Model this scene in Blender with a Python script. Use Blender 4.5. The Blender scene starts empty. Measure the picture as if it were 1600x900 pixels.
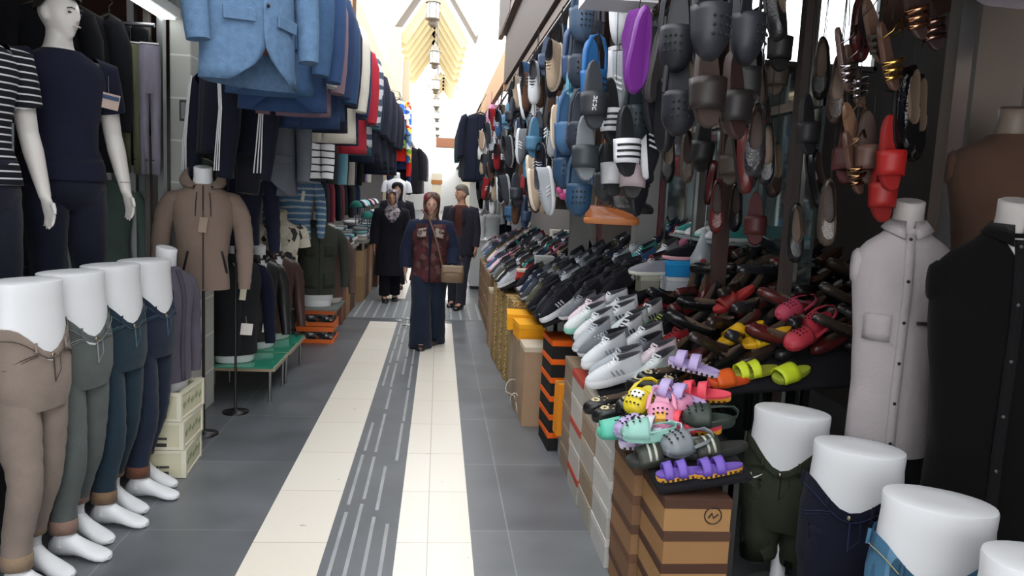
import bpy, math, random
from math import sin, cos, pi, radians, exp, floor
from mathutils import Vector, Matrix, Euler

SC = bpy.context.scene
COL = SC.collection
RN = random.Random(11)

# ---------------- camera ----------------
F = 1200.0
CAMP = Vector((0, 0, 1.6))
_Y = Vector((-113, 153, -F)).normalized()
_h = Vector((1, -.047, 0))
_X = (_h - _h.dot(_Y) * _Y).normalized()
_Z = _X.cross(_Y)
CM = Matrix((_X, _Y, _Z))
cd = bpy.data.cameras.new('camera')
cam = bpy.data.objects.new('camera', cd)
COL.objects.link(cam)
cd.lens = 36 * F / 1600
cd.sensor_width = 36
cd.clip_start = .05
cd.clip_end = 300
cam.matrix_world = Matrix.Translation(CAMP) @ CM.to_4x4()
SC.camera = cam

# ---------------- world and exposure ----------------
w = bpy.data.worlds.new('overcast_sky')
SC.world = w
w.use_nodes = True
bg = w.node_tree.nodes['Background']
bg.inputs[0].default_value = (.97, .985, 1, 1)
bg.inputs[1].default_value = 2.2
SC.view_settings.view_transform = 'Standard'
SC.view_settings.look = 'None'
SC.view_settings.gamma = 1
SC.view_settings.use_curve_mapping = False
SC.view_settings.exposure = 1.0


def P(px, py, Y):
    d = CM @ Vector((px - 800, -(py - 450), -F))
    return CAMP + d * (Y / d.y)


# ---------------- materials ----------------
def lin(c):
    if isinstance(c, str):
        c = c.lstrip('#')
        c = [int(c[i:i + 2], 16) / 255 for i in (0, 2, 4)]
    return tuple((x / 12.92 if x <= .04045 else ((x + .055) / 1.055) ** 2.4) for x in c) + (1,)


_mc = {}


def nmat(key, rough=.6, metal=0, spec=.5):
    m = bpy.data.materials.new(key)
    m.use_nodes = True
    nt = m.node_tree
    b = nt.nodes['Principled BSDF']
    b.inputs['Roughness'].default_value = rough
    b.inputs['Metallic'].default_value = metal
    b.inputs['Specular IOR Level'].default_value = spec
    return m, nt, b


def nd(nt, t, **kw):
    n = nt.nodes.new(t)
    for k, v in kw.items():
        if k.startswith('i_'):
            n.inputs[int(k[2:])].default_value = v
        else:
            setattr(n, k, v)
    return n


def coords(nt, kind='Object', scale=None):
    tc = nd(nt, 'ShaderNodeTexCoord')
    if scale is None:
        return tc.outputs[kind]
    mp = nd(nt, 'ShaderNodeMapping')
    mp.inputs['Scale'].default_value = scale
    nt.links.new(tc.outputs[kind], mp.inputs[0])
    return mp.outputs[0]


def M_(col, rough=.6, metal=0, var=.12, ns=14, bump=0, bs=60, spec=.4, name=None, sheen=0, coat=0):
    """plain procedural material: a base colour with soft mottling and a fine bump"""
    key = ('m', str(col), rough, metal, var, ns, bump, bs, spec, sheen, coat)
    if key in _mc:
        return _mc[key]
    m, nt, b = nmat(name or 'surface', rough, metal, spec)
    c = lin(col)
    co = coords(nt)
    n = nd(nt, 'ShaderNodeTexNoise')
    n.inputs['Scale'].default_value = ns
    n.inputs['Detail'].default_value = 3
    nt.links.new(co, n.inputs['Vector'])
    mx = nd(nt, 'ShaderNodeMix', data_type='RGBA')
    mx.inputs[6].default_value = tuple(x * (1 - var) for x in c[:3]) + (1,)
    mx.inputs[7].default_value = tuple(min(1, x * (1 + var) + .002) for x in c[:3]) + (1,)
    nt.links.new(n.outputs[0], mx.inputs[0])
    nt.links.new(mx.outputs[2], b.inputs['Base Color'])
    if sheen:
        b.inputs['Sheen Weight'].default_value = sheen
    if coat:
        b.inputs['Coat Weight'].default_value = coat
        b.inputs['Coat Roughness'].default_value = .08
    if bump:
        n2 = nd(nt, 'ShaderNodeTexNoise')
        n2.inputs['Scale'].default_value = bs
        nt.links.new(co, n2.inputs['Vector'])
        bp = nd(nt, 'ShaderNodeBump')
        bp.inputs['Strength'].default_value = bump
        bp.inputs['Distance'].default_value = .01
        nt.links.new(n2.outputs[0], bp.inputs['Height'])
        nt.links.new(bp.outputs[0], b.inputs['Normal'])
    _mc[key] = m
    return m


def cloth(col, var=.16, ns=9):
    return M_(col, .92, 0, var, ns, .25, 90, .1, 'cloth', .04)


def denim(col):
    return M_(col, .88, 0, .35, 7, .3, 160, .15, 'denim', .1)


def plast(col, rough=.45):
    return M_(col, rough, 0, .05, 6, 0, 1, .45, 'plastic')


def leather(col, rough=.35):
    return M_(col, rough, 0, .15, 20, .15, 120, .5, 'leather')


def card(col):
    return M_(col, .8, 0, .1, 5, .1, 50, .2, 'cardboard')


def metal(col, rough=.35):
    return M_(col, rough, 1, .08, 5, 0, 1, .5, 'metal')


def stripes(ca, cb, period, duty, axis=2, off=0, rough=.9, wob=0, per2=None, duty2=None, axis2=0):
    """two colour stripes (or a check when per2 is given) in the object's own coordinates"""
    key = ('s', str(ca), str(cb), period, duty, axis, off, rough, wob, per2, duty2, axis2)
    if key in _mc:
        return _mc[key]
    m, nt, b = nmat('striped', rough, 0, .2)
    sp = nd(nt, 'ShaderNodeSeparateXYZ')
    nt.links.new(coords(nt), sp.inputs[0])

    def band(ax, per, du, of):
        a = nd(nt, 'ShaderNodeMath', operation='MULTIPLY_ADD')
        a.inputs[1].default_value = 1 / per
        a.inputs[2].default_value = of + 50
        nt.links.new(sp.outputs[ax], a.inputs[0])
        src = a.outputs[0]
        if wob:
            n = nd(nt, 'ShaderNodeTexNoise')
            n.inputs['Scale'].default_value = 6
            nt.links.new(coords(nt), n.inputs['Vector'])
            ad = nd(nt, 'ShaderNodeMath', operation='MULTIPLY_ADD')
            ad.inputs[1].default_value = wob
            nt.links.new(n.outputs[0], ad.inputs[0])
            nt.links.new(src, ad.inputs[2])
            src = ad.outputs[0]
        fr = nd(nt, 'ShaderNodeMath', operation='FRACT')
        nt.links.new(src, fr.inputs[0])
        lt = nd(nt, 'ShaderNodeMath', operation='LESS_THAN')
        lt.inputs[1].default_value = du
        nt.links.new(fr.outputs[0], lt.inputs[0])
        return lt.outputs[0]
    o = band(axis, period, duty, off)
    if per2:
        o2 = band(axis2, per2, duty2, 0)
        mm = nd(nt, 'ShaderNodeMath', operation='MAXIMUM')
        nt.links.new(o, mm.inputs[0])
        nt.links.new(o2, mm.inputs[1])
        o = mm.outputs[0]
    mx = nd(nt, 'ShaderNodeMix', data_type='RGBA')
    mx.inputs[6].default_value = lin(ca)
    mx.inputs[7].default_value = lin(cb)
    nt.links.new(o, mx.inputs[0])
    nt.links.new(mx.outputs[2], b.inputs['Base Color'])
    _mc[key] = m
    return m


def patches(cols, scale=18, rough=.8, name='print', kind='VORONOI', stretch=(1, 1, 1)):
    """random blotches of several colours: printed cloth, wrapped boxes, scarves"""
    key = ('p', tuple(cols), scale, rough, kind, stretch)
    if key in _mc:
        return _mc[key]
    m, nt, b = nmat(name, rough, 0, .2)
    co = coords(nt, 'Object', stretch)
    if kind == 'VORONOI':
        v = nd(nt, 'ShaderNodeTexVoronoi')
        v.inputs['Scale'].default_value = scale
        nt.links.new(co, v.inputs['Vector'])
        sp = nd(nt, 'ShaderNodeSeparateColor')
        nt.links.new(v.outputs['Color'], sp.inputs[0])
        src = sp.outputs[0]
    else:
        v = nd(nt, 'ShaderNodeTexNoise')
        v.inputs['Scale'].default_value = scale
        nt.links.new(co, v.inputs['Vector'])
        src = v.outputs[0]
    r = nd(nt, 'ShaderNodeValToRGB')
    r.color_ramp.interpolation = 'CONSTANT'
    e = r.color_ramp.elements
    n = len(cols)
    for i, c in enumerate(cols):
        p = i / n if kind == 'VORONOI' else .3 + .4 * i / n
        if i == 0:
            e[0].position = 0
            e[0].color = lin(c)
        elif i == 1:
            e[1].position = p
            e[1].color = lin(c)
        else:
            x = e.new(p)
            x.color = lin(c)
    nt.links.new(src, r.inputs[0])
    nt.links.new(r.outputs[0], b.inputs['Base Color'])
    _mc[key] = m
    return m


def emit(col, s):
    key = ('e', col, s)
    if key in _mc:
        return _mc[key]
    m, nt, b = nmat('lamp_and_pane_glow', .5)
    b.inputs['Base Color'].default_value = lin(col)
    b.inputs['Emission Color'].default_value = lin(col)
    b.inputs['Emission Strength'].default_value = s
    _mc[key] = m
    return m


def glass(col=(.9, .95, .95), rough=.02, alpha=.25):
    key = ('g', str(col), rough, alpha)
    if key in _mc:
        return _mc[key]
    m, nt, b = nmat('glass', rough, 0, .8)
    b.inputs['Base Color'].default_value = lin(col)
    b.inputs['Alpha'].default_value = alpha
    _mc[key] = m
    return m


# ---------------- mesh builder ----------------
class MB:
    def __init__(s):
        s.v = []
        s.f = []
        s.m = []
        s.s = []
        s.T = Matrix.Identity(4)

    def add(s, vs, fs, mi=0, sm=True):
        o = len(s.v)
        for p in vs:
            s.v.append(tuple(s.T @ Vector(p)))
        for f in fs:
            s.f.append([i + o for i in f])
            s.m.append(mi)
            s.s.append(sm)
        return s

    def box(s, c, d, mi=0, rot=None, tap=1.0):
        x, y, z = [k / 2 for k in d]
        vs = [Vector((a * x * (tap if e > 0 else 1), b * y * (tap if e > 0 else 1), e * z)) for e in (-1, 1) for b in (-1, 1) for a in (-1, 1)]
        if rot:
            r = Euler(rot).to_matrix()
            vs = [r @ q for q in vs]
        c = Vector(c)
        s.add([q + c for q in vs], [(0, 2, 3, 1), (4, 5, 7, 6), (0, 1, 5, 4), (2, 6, 7, 3), (0, 4, 6, 2), (1, 3, 7, 5)], mi, False)
        return s

    def loft(s, rings, mi=0, caps=(1, 1), sm=True, closed=True):
        n = len(rings[0])
        vs = [p for r in rings for p in r]
        fs = []
        for i in range(len(rings) - 1):
            for j in range(n if closed else n - 1):
                a, b = i * n + j, i * n + (j + 1) % n
                fs.append((a, b, b + n, a + n))
        s.add(vs, fs, mi, sm)
        if caps[0]:
            s.add(list(rings[0]), [list(range(n))[::-1]], mi, False)
        if caps[1]:
            s.add(list(rings[-1]), [list(range(n))], mi, False)
        return s

    def tube(s, pts, rad, n=8, mi=0, caps=(1, 1), flat=1.0, ref=None):
        pts = [Vector(p) for p in pts]
        if not isinstance(rad, (list, tuple)):
            rad = [rad] * len(pts)
        rings = []
        for i, p in enumerate(pts):
            t = (pts[min(i + 1, len(pts) - 1)] - pts[max(i - 1, 0)])
            if t.length < 1e-6:
                t = Vector((0, 0, 1))
            t.normalize()
            rf = Vector(ref) if ref else (Vector((0, 1, 0)) if abs(t.y) < .8 else Vector((0, 0, 1)))
            a = t.cross(rf).normalized()
            b = a.cross(t).normalized()
            r = rad[i]
            rx, ry = r if isinstance(r, tuple) else (r, r * flat)
            rings.append([p + a * cos(2 * pi * k / n) * rx + b * sin(2 * pi * k / n) * ry for k in range(n)])
        return s.loft(rings, mi, caps)

    def grid(s, g, mi=0, sm=True):
        n = len(g[0])
        vs = [p for r in g for p in r]
        fs = [(i * n + j, i * n + j + 1, (i + 1) * n + j + 1, (i + 1) * n + j) for i in range(len(g) - 1) for j in range(n - 1)]
        return s.add(vs, fs, mi, sm)

    def ball(s, c, r, n=10, mi=0):
        if not isinstance(r, (tuple, list)):
            r = (r, r, r)
        R = []
        for i in range(1, n):
            a = pi * i / n
            R.append([(c[0] + r[0] * sin(a) * cos(2 * pi * k / (2 * n)), c[1] + r[1] * sin(a) * sin(2 * pi * k / (2 * n)), c[2] - r[2] * cos(a)) for k in range(2 * n)])
        o = [(c[0], c[1], c[2] - r[2])]
        s.loft(R, mi, (0, 0))
        m = 2 * n
        s.add(R[0] + o, [(m, (k + 1) % m, k) for k in range(m)], mi)
        s.add(R[-1] + [(c[0], c[1], c[2] + r[2])], [(m, k, (k + 1) % m) for k in range(m)], mi)
        return s

    def build(s, name, mats, parent=None, loc=None, rz=0, solid=0, bevel=0, sub=0, remesh=0):
        me = bpy.data.meshes.new(name)
        me.from_pydata(s.v, [], s.f)
        if not isinstance(mats, (list, tuple)):
            mats = [mats]
        for m in mats:
            me.materials.append(m)
        me.polygons.foreach_set('material_index', s.m)
        me.polygons.foreach_set('use_smooth', s.s)
        me.update()
        o = bpy.data.objects.new(name, me)
        COL.objects.link(o)
        if parent:
            o.parent = parent
        if loc is not None:
            o.location = loc
        o.rotation_euler = (0, 0, rz)
        if remesh:
            k = o.modifiers.new('remesh', 'REMESH')
            k.mode = 'VOXEL'
            k.voxel_size = remesh
            k.use_smooth_shade = True
            k = o.modifiers.new('smooth', 'SMOOTH')
            k.iterations = 4
            k.factor = .5
        if solid:
            k = o.modifiers.new('solid', 'SOLIDIFY')
            k.thickness = solid
            k.offset = 0
        if bevel:
            k = o.modifiers.new('bevel', 'BEVEL')
            k.width = bevel
            k.segments = 2
            k.limit_method = 'ANGLE'
        if sub:
            k = o.modifiers.new('sub', 'SUBSURF')
            k.levels = k.render_levels = sub
        return o


def ring(cx, cy, z, rx, ry, n=24, p=2.0, tx=0, ty=0, wr=0, sd=0, ryb=None):
    """superellipse ring round z; tx,ty tilt it; wr adds cloth folds; ryb another back depth"""
    r = []
    for k in range(n):
        a = 2 * pi * k / n
        c, s_ = cos(a), sin(a)
        q = (abs(c) ** p + abs(s_) ** p) ** (-1 / p)
        if wr:
            q *= 1 + wr * (sin(3 * a + sd + z * 9) + .6 * sin(5 * a - sd * 2 + z * 17) + .5 * sin(9 * a + sd + z * 6))
        x = c * q * rx
        y = s_ * q * (ry if s_ < 0 or ryb is None else ryb)
        r.append((cx + x, cy + y, z + x * tx + y * ty))
    return r


def empty(name, loc=(0, 0, 0), rz=0, rot=None, scale=1):
    o = bpy.data.objects.new(name, None)
    o.empty_display_size = .05
    COL.objects.link(o)
    o.location = loc
    o.rotation_euler = rot if rot else (0, 0, rz)
    o.scale = (scale,) * 3
    return o


def tag(o, label=None, cat=None, group=None, kind=None):
    if label:
        o['label'] = label
    if cat:
        o['category'] = cat
    if group:
        o['group'] = group
    if kind:
        o['kind'] = kind
    return o


def dup(o, parent=None, loc=None, rot=None, scale=None):
    c = o.copy()
    COL.objects.link(c)
    c.parent = parent
    if loc is not None:
        c.location = loc
    if rot is not None:
        c.rotation_euler = rot
    if scale is not None:
        c.scale = (scale,) * 3
    for ch in KIDS.get(o.name, []):
        d = dup(ch, c)
    return c


KIDS = {}


def sub_of(root, table):
    ks = [x for x in bpy.data.objects if x.parent == root]
    for k in ks:
        kind = k.name.split('.')[0]
        if kind in table:
            hosts = [h for h in ks if h.name.split('.')[0] == table[kind]]
            if hosts:
                k.parent = hosts[0]


def note_kids(root):
    ks = [x for x in bpy.data.objects if x.parent == root]
    KIDS[root.name] = ks
    for k in ks:
        note_kids(k)


ORD = ['first', 'second', 'third', 'fourth', 'fifth', 'sixth', 'seventh', 'eighth', 'ninth', 'tenth', 'eleventh', 'twelfth', 'thirteenth', 'fourteenth', 'fifteenth', 'sixteenth', 'seventeenth', 'eighteenth', 'nineteenth', 'twentieth', 'twenty-first', 'twenty-second', 'twenty-third', 'twenty-fourth', 'twenty-fifth', 'twenty-sixth', 'twenty-seventh', 'twenty-eighth', 'twenty-ninth', 'thirtieth']


def struct(mb, name, mats, **kw):
    o = mb.build(name, mats, **kw)
    o['kind'] = 'structure'
    return o

# ================= SETTING =================
def floor_mat():
    m, nt, b = nmat('dark_floor_slabs', .34, 0, .6)
    co = coords(nt, 'Object')
    mp = nd(nt, 'ShaderNodeMapping')
    mp.inputs['Location'].default_value = (-.38, .12, 0)
    nt.links.new(co, mp.inputs[0])
    br = nd(nt, 'ShaderNodeTexBrick')
    br.offset = 0
    br.inputs['Scale'].default_value = 1
    br.inputs['Brick Width'].default_value = .575
    br.inputs['Row Height'].default_value = .9
    br.inputs['Mortar Size'].default_value = .0035
    br.inputs['Color1'].default_value = lin('#6a6d71')
    br.inputs['Color2'].default_value = lin('#5d6065')
    br.inputs['Mortar'].default_value = lin('#85878a')
    nt.links.new(mp.outputs[0], br.inputs['Vector'])
    n = nd(nt, 'ShaderNodeTexNoise')
    n.inputs['Scale'].default_value = 3
    n.inputs['Detail'].default_value = 6
    nt.links.new(co, n.inputs['Vector'])
    mx = nd(nt, 'ShaderNodeMix', data_type='RGBA', blend_type='OVERLAY')
    mx.inputs[0].default_value = .45
    nt.links.new(br.outputs[0], mx.inputs[6])
    nt.links.new(n.outputs[0], mx.inputs[7])
    nt.links.new(mx.outputs[2], b.inputs['Base Color'])
    r = nd(nt, 'ShaderNodeMapRange')
    r.inputs[3].default_value = .22
    r.inputs[4].default_value = .5
    nt.links.new(n.outputs[0], r.inputs[0])
    nt.links.new(r.outputs[0], b.inputs['Roughness'])
    return m


def beige_mat():
    m, nt, b = nmat('cream_stone_tiles', .3, 0, .5)
    co = coords(nt, 'Object')
    mp = nd(nt, 'ShaderNodeMapping')
    mp.inputs['Location'].default_value = (0, .25, 0)
    nt.links.new(co, mp.inputs[0])
    br = nd(nt, 'ShaderNodeTexBrick')
    br.offset = 0
    br.inputs['Scale'].default_value = 1
    br.inputs['Brick Width'].default_value = 40
    br.inputs['Row Height'].default_value = .6
    br.inputs['Mortar Size'].default_value = .0025
    br.inputs['Color1'].default_value = lin('#f2ece0')
    br.inputs['Color2'].default_value = lin('#eee7d9')
    br.inputs['Mortar'].default_value = lin('#c2b8a6')
    nt.links.new(mp.outputs[0], br.inputs['Vector'])
    # fossil flecks
    mp2 = nd(nt, 'ShaderNodeMapping')
    mp2.inputs['Rotation'].default_value = (0, 0, .6)
    mp2.inputs['Scale'].default_value = (14, 34, 1)
    nt.links.new(co, mp2.inputs[0])
    n = nd(nt, 'ShaderNodeTexNoise')
    n.inputs['Scale'].default_value = 1
    n.inputs['Detail'].default_value = 4
    nt.links.new(mp2.outputs[0], n.inputs['Vector'])
    g = nd(nt, 'ShaderNodeMapRange')
    g.inputs[1].default_value = .70
    g.inputs[2].default_value = .76
    nt.links.new(n.outputs[0], g.inputs[0])
    mx = nd(nt, 'ShaderNodeMix', data_type='RGBA')
    mx.inputs[7].default_value = lin('#8d8276')
    nt.links.new(g.outputs[0], mx.inputs[0])
    nt.links.new(br.outputs[0], mx.inputs[6])
    nt.links.new(mx.outputs[2], b.inputs['Base Color'])
    return m


def tactile_mat():
    m, nt, b = nmat('grooved_guiding_tiles', .5, 0, .4)
    co = coords(nt, 'Object')
    sp = nd(nt, 'ShaderNodeSeparateXYZ')
    nt.links.new(co, sp.inputs[0])
    n = nd(nt, 'ShaderNodeTexNoise')
    n.inputs['Scale'].default_value = 2.2
    n.inputs['Detail'].default_value = 5
    nt.links.new(co, n.inputs['Vector'])
    mx = nd(nt, 'ShaderNodeMix', data_type='RGBA')
    mx.inputs[6].default_value = lin('#55585c')
    mx.inputs[7].default_value = lin('#74777b')
    nt.links.new(n.outputs[0], mx.inputs[0])
    nt.links.new(mx.outputs[2], b.inputs['Base Color'])
    return m


XL, XR = -3.6, 3.4
mb = MB()
mb.grid([[(x, y, 0) for x in (XL, -.8, .8, XR)] for y in (-3, 5, 15, 30, 62)])
struct(mb, 'floor', floor_mat())
BE = beige_mat()
for i, (a, b_) in enumerate(((-.775, -.45), (-.14, .20))):
    mb = MB()
    mb.box(((a + b_) / 2, 3.2, .0015), (b_ - a, 12.0, .003))
    mb.box(((a + b_) / 2, 26, .0015), (b_ - a, 29.6, .003))
    struct(mb, 'trim_%d' % (i + 1), BE)
# guiding strip with four raised worn ribs
mb = MB()
mb.box((-.295, 15, .001), (.31, 36, .002), 0)
TAC = tactile_mat()
RIB = M_('#a0a2a4', .5, 0, .35, 5)
for k in range(4):
    x = -.295 + (-.105, -.04, .035, .1)[k]
    y = 2.2
    while y < 9.0:
        L = .55 + .3 * RN.random()
        if RN.random() < .82:
            mb.box((x + .004 * RN.uniform(-1, 1), y + L / 2, .004), (.017, L, .004), 1)
        y += L + .04 + .1 * RN.random()
struct(mb, 'trim_3', [TAC, RIB])
# cross band of light ribbed drain tiles
mb = MB()
mb.box((-.1, 10.2, .002), (3.2, 1.5, .004), 0)
for k in range(26):
    for j in range(11):
        mb.box((-1.6 + k * .12, 9.55 + j * .13, .006), (.025, .085, .005), 1)
struct(mb, 'trim_4', [M_('#777b7f', .5), M_('#b4b6b6', .5)])

# back walls of the shops, deep under the canopies
DW = M_('#4a4644', .8, 0, .2, 3)
mb = MB()
mb.box((XL, 28, 1.7), (.1, 70, 3.4))
struct(mb, 'wall_left', DW)
mb = MB()
mb.box((XR, 28, 1.7), (.1, 70, 3.4))
struct(mb, 'wall_right', DW)
mb = MB()
mb.box((0, 60, 5), (12, .2, 10))
struct(mb, 'wall_back', M_('#eae8e2', .8, 0, .05, 2))
# canopies (ceilings of the shops)
SOF = M_('#5a3c31', .7, 0, .25, 4)
mb = MB()
mb.box((-2.35, 11.5, 3.0), (2.5, 29, .12))
mb.box((-2.25, 44, 3.3), (2.3, 36, .12))
struct(mb, 'ceiling_left', SOF)
mb = MB()
mb.box((2.2, 3.6, 2.99), (3.0, 13.0, .1))
mb.box((2.3, 15.1, 2.95), (2.6, 10, .1))
mb.box((2.3, 44, 3.3), (2.2, 36, .1))
struct(mb, 'ceiling_right', SOF)

# plank texture fascias
def plank(col):
    m, nt, b = nmat('painted_planks', .6, 0, .3)
    co = coords(nt, 'Object', (1, .6, 22))
    n = nd(nt, 'ShaderNodeTexNoise')
    n.inputs['Scale'].default_value = 3
    nt.links.new(co, n.inputs['Vector'])
    c = lin(col)
    mx = nd(nt, 'ShaderNodeMix', data_type='RGBA')
    mx.inputs[6].default_value = tuple(x * .7 for x in c[:3]) + (1,)
    mx.inputs[7].default_value = c
    nt.links.new(n.outputs[0], mx.inputs[0])
    nt.links.new(mx.outputs[2], b.inputs['Base Color'])
    return m


DK = plank('#4d4340')
CR = plank('#d9b48c')
# right fascia: dark boards near, stepped
mb = MB()
mb.box((.66, 4.2, 3.0), (.05, 8.2, .52), 0)
mb.box((.72, 4.2, 2.69), (.12, 8.2, .06), 1)
mb.box((.63, 4.2, 3.27), (.1, 8.2, .07), 1)
mb.box((.60, 7.9, 3.5), (.05, 1.4, .5), 0)
struct(mb, 'trim_5', [DK, plank('#7a6a60')])
mb = MB()
mb.box((.67, 13.2, 2.95), (.06, 9.6, .34), 0)
mb.box((.95, 8.5, 2.95), (.6, .12, .5), 1)
struct(mb, 'trim_6', [CR, plank('#b3835a')])
# left fascia, peach cream sign board
mb = MB()
mb.box((-1.12, 15.5, 3.42), (.08, 12, .95), 0)
mb.box((-1.07, 9.5, 3.42), (.04, .05, 1.0), 1)
mb.box((-1.13, 4.7, 2.93), (.06, 9.5, .2), 1)
struct(mb, 'trim_7', [CR, plank('#5b4036')])

# block pillar on the left
def block_mat():
    m, nt, b = nmat('painted_block_wall', .75, 0, .3)
    g = nd(nt, 'ShaderNodeNewGeometry')
    mp = nd(nt, 'ShaderNodeMapping')
    mp.inputs['Rotation'].default_value = (radians(90), 0, 0)
    nt.links.new(coords(nt), mp.inputs[0])
    sp = nd(nt, 'ShaderNodeSeparateXYZ')
    nt.links.new(coords(nt), sp.inputs[0])
    ad = nd(nt, 'ShaderNodeMath', operation='ADD')
    nt.links.new(sp.outputs[0], ad.inputs[0])
    nt.links.new(sp.outputs[1], ad.inputs[1])
    cb = nd(nt, 'ShaderNodeCombineXYZ')
    nt.links.new(ad.outputs[0], cb.inputs[0])
    nt.links.new(sp.outputs[2], cb.inputs[1])
    br = nd(nt, 'ShaderNodeTexBrick')
    br.inputs['Scale'].default_value = 1
    br.inputs['Brick Width'].default_value = .42
    br.inputs['Row Height'].default_value = .262
    br.inputs['Mortar Size'].default_value = .006
    br.offset = .0
    br.inputs['Color1'].default_value = lin('#bcbeb8')
    br.inputs['Color2'].default_value = lin('#b0b2ac')
    br.inputs['Mortar'].default_value = lin('#dadcd8')
    nt.links.new(cb.outputs[0], br.inputs['Vector'])
    nt.links.new(br.outputs[0], b.inputs['Base Color'])
    return m


mb = MB()
mb.box((-1.635, 5.34, 1.5), (.13, .5, 3.0), 0)
struct(mb, 'trim_8', block_mat(), bevel=.01)
mb = MB()
mb.box((-1.5, 5.095, 2.02), (.05, .012, .13), 0)
mb.box((-1.5, 5.087, 2.02), (.028, .006, .1), 1)
pl = mb.build('number_plate', [plast('#3a3c3c'), plast('#8a8c8a')])
pl.location.x -= .115
tag(pl, 'small dark plate screwed to the grey block pillar', 'plate')
# metal shop front post beside the pillar and the lit white track above
mb = MB()
mb.box((-1.715, 5.0, 1.5), (.035, .06, 3.0), 0)
mb.box((-1.79, 4.98, 1.5), (.03, .05, 3.0), 1)
mb.box((-1.87, 4.96, 1.4), (.04, .05, 2.8), 0)
struct(mb, 'trim_9', [metal('#c6cacc', .3), M_('#6e6a66', .5)])
mb = MB()
mb.box((0, 0, 0), (.11, 1.6, .05), 0)
mb.box((0, 0, -.03), (.06, 1.5, .02), 1)
t_ = empty('light_strip', (-1.69, 4.5, 2.60))
mb2 = MB(); mb2.box((0, 0, .0), (.13, 1.15, .06), 0); mb2.build('housing', plast('#d8dcdc'), t_)
mb2 = MB(); mb2.box((0, 0, -.033), (.08, 1.1, .016), 0); mb2.build('tube', emit('#ffffff', 2.5), t_)
tag(t_, 'white fluorescent light strip above the glass shop front at left', 'light')
for cc in (t_,):
    mb2 = MB()
    mb2.box((0, .0, .18), (.02, .02, .32))
    mb2.build('hanger_rod', metal('#888888'), t_)

# glass shop front at the back left with frame
mb = MB()
mb.box((-2.28, 5.1, 1.3), (.9, .02, 2.4), 0)
struct(mb, 'window_1', glass('#c8d8dc', .05, .55))

# ----- roof frames over the alley -----
CRM = M_('#d6ccb6', .7, 0, .06, 2, name='cream_paint')
SLM = M_('#cdbd92', .6, 0, .1, 3, name='yellow_louvre')
GRB = M_('#857a6c', .7, 0, .1, 2)


def roof_frame(y, x0, x1, ze, zp, zc, n, name):
    """pitched timber lantern roof: sloping soffit boards each side, louvre slats and a post each side"""
    xm = (x0 + x1) / 2
    mb = MB()
    d = 2.2
    for s, xe in ((-1, x0), (1, x1)):
        L = math.hypot(xm - xe, zp - ze)
        an = math.atan2(zp - ze, abs(xm - xe))
        mb.box(((xm + xe) / 2, y, (ze + zp) / 2), (L, .12, .22), 0, rot=(0, s * an, 0))
        mb.box(((xm + xe) / 2, y + d / 2, (ze + zp) / 2 + .16), (L, d, .06), 2, rot=(0, s * an, 0))
        for k in range(n):
            f = k / n
            px = xe + (xm - xe) * .28 + (xm - xe) * .65 * f * .55
            pz = ze - .1 - (zp - ze) * .55 * f
            mb.box((px + (xm - px) * .45, y + .35 + .18 * k, pz + .38), (L * .62, .06, .24), 1, rot=(0, s * an, 0))
    o = struct(mb, name, [CRM, SLM, GRB])
    return o


roof_frame(20, -1.42, .86, 5.55, 7.3, 0, 7, 'trim_10')
roof_frame(38, -.75, .75, 6.6, 7.6, 0, 5, 'trim_11')
mb = MB()
mb.box((-1.25, 20, 2.77), (.36, .4, 5.55), 0)
mb.box((-.95, 20.3, 2.4), (.18, .2, 4.8), 0)
struct(mb, 'trim_12', M_('#b9ad94', .7, 0, .06, 2))
# upper white walls behind canopies
mb = MB()
mb.box((-1.9, 33, 3.4), (.5, 52, .3)); 
struct(mb, 'trim_13', CRM)
# far doorway block with brown lintel
mb = MB()
mb.box((.45, 30, 3.4), (1.3, .5, .35), 1)
mb.box((1.0, 30, 1.7), (.3, .5, 3.4), 0)
struct(mb, 'trim_14', [CRM, plank('#96644a')])
mb = MB()
mb.box((-.1, 24, 2.0), (.32, .25, .2), 0)
mb.box((-.1, 24, 1.84), (.34, .27, .12), 1)
mb.box((-.1, 24, .9), (.28, .22, 1.8), 0)
kp = mb.build('kiosk_post', [CRM, plank('#b8793e')])
tag(kp, 'cream post with an orange brown band far down the alley centre', 'post')


# ----- pendant lanterns down the middle -----
def lantern():
    r = empty('pendant_lantern')
    n = 12
    gm = glass('#d8e6e4', .1, .65)
    fm = M_('#8c8478', .45, .5, .1)
    mb = MB()
    mb.loft([ring(0, 0, z, q, q, n) for z, q in ((-.13, .02), (-.10, .055), (-.065, .045), (-.05, .085), (-.035, .085))], 0)
    mb.build('base', fm, r)
    mb = MB()
    mb.loft([ring(0, 0, z, q, q, n) for z, q in ((-.035, .068), (.06, .075), (.135, .07))], 0)
    mb.build('glass_body', gm, r)
    mb = MB()
    for k in range(6):
        a = k * pi / 3
        mb.tube([(.073 * cos(a), .073 * sin(a), -.035), (.078 * cos(a), .078 * sin(a), .135)], .004, 5)
    mb.build('frame', fm, r)
    mb = MB()
    mb.loft([ring(0, 0, z, q, q, n) for z, q in ((.135, .09), (.15, .09), (.17, .055), (.21, .05), (.23, .02), (.27, .012))], 0)
    mb.build('cap', fm, r)
    mb = MB()
    for k in range(24):
        z = .28 + k * .034
        mb.tube([(.008 * cos(a), 0, z + .022 * sin(a)) if k % 2 else (0, .008 * cos(a), z + .022 * sin(a)) for a in [i * pi / 3 for i in range(7)]], .0035, 4)
    mb.build('chain', fm, r)
    note_kids(r)
    return r


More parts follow.
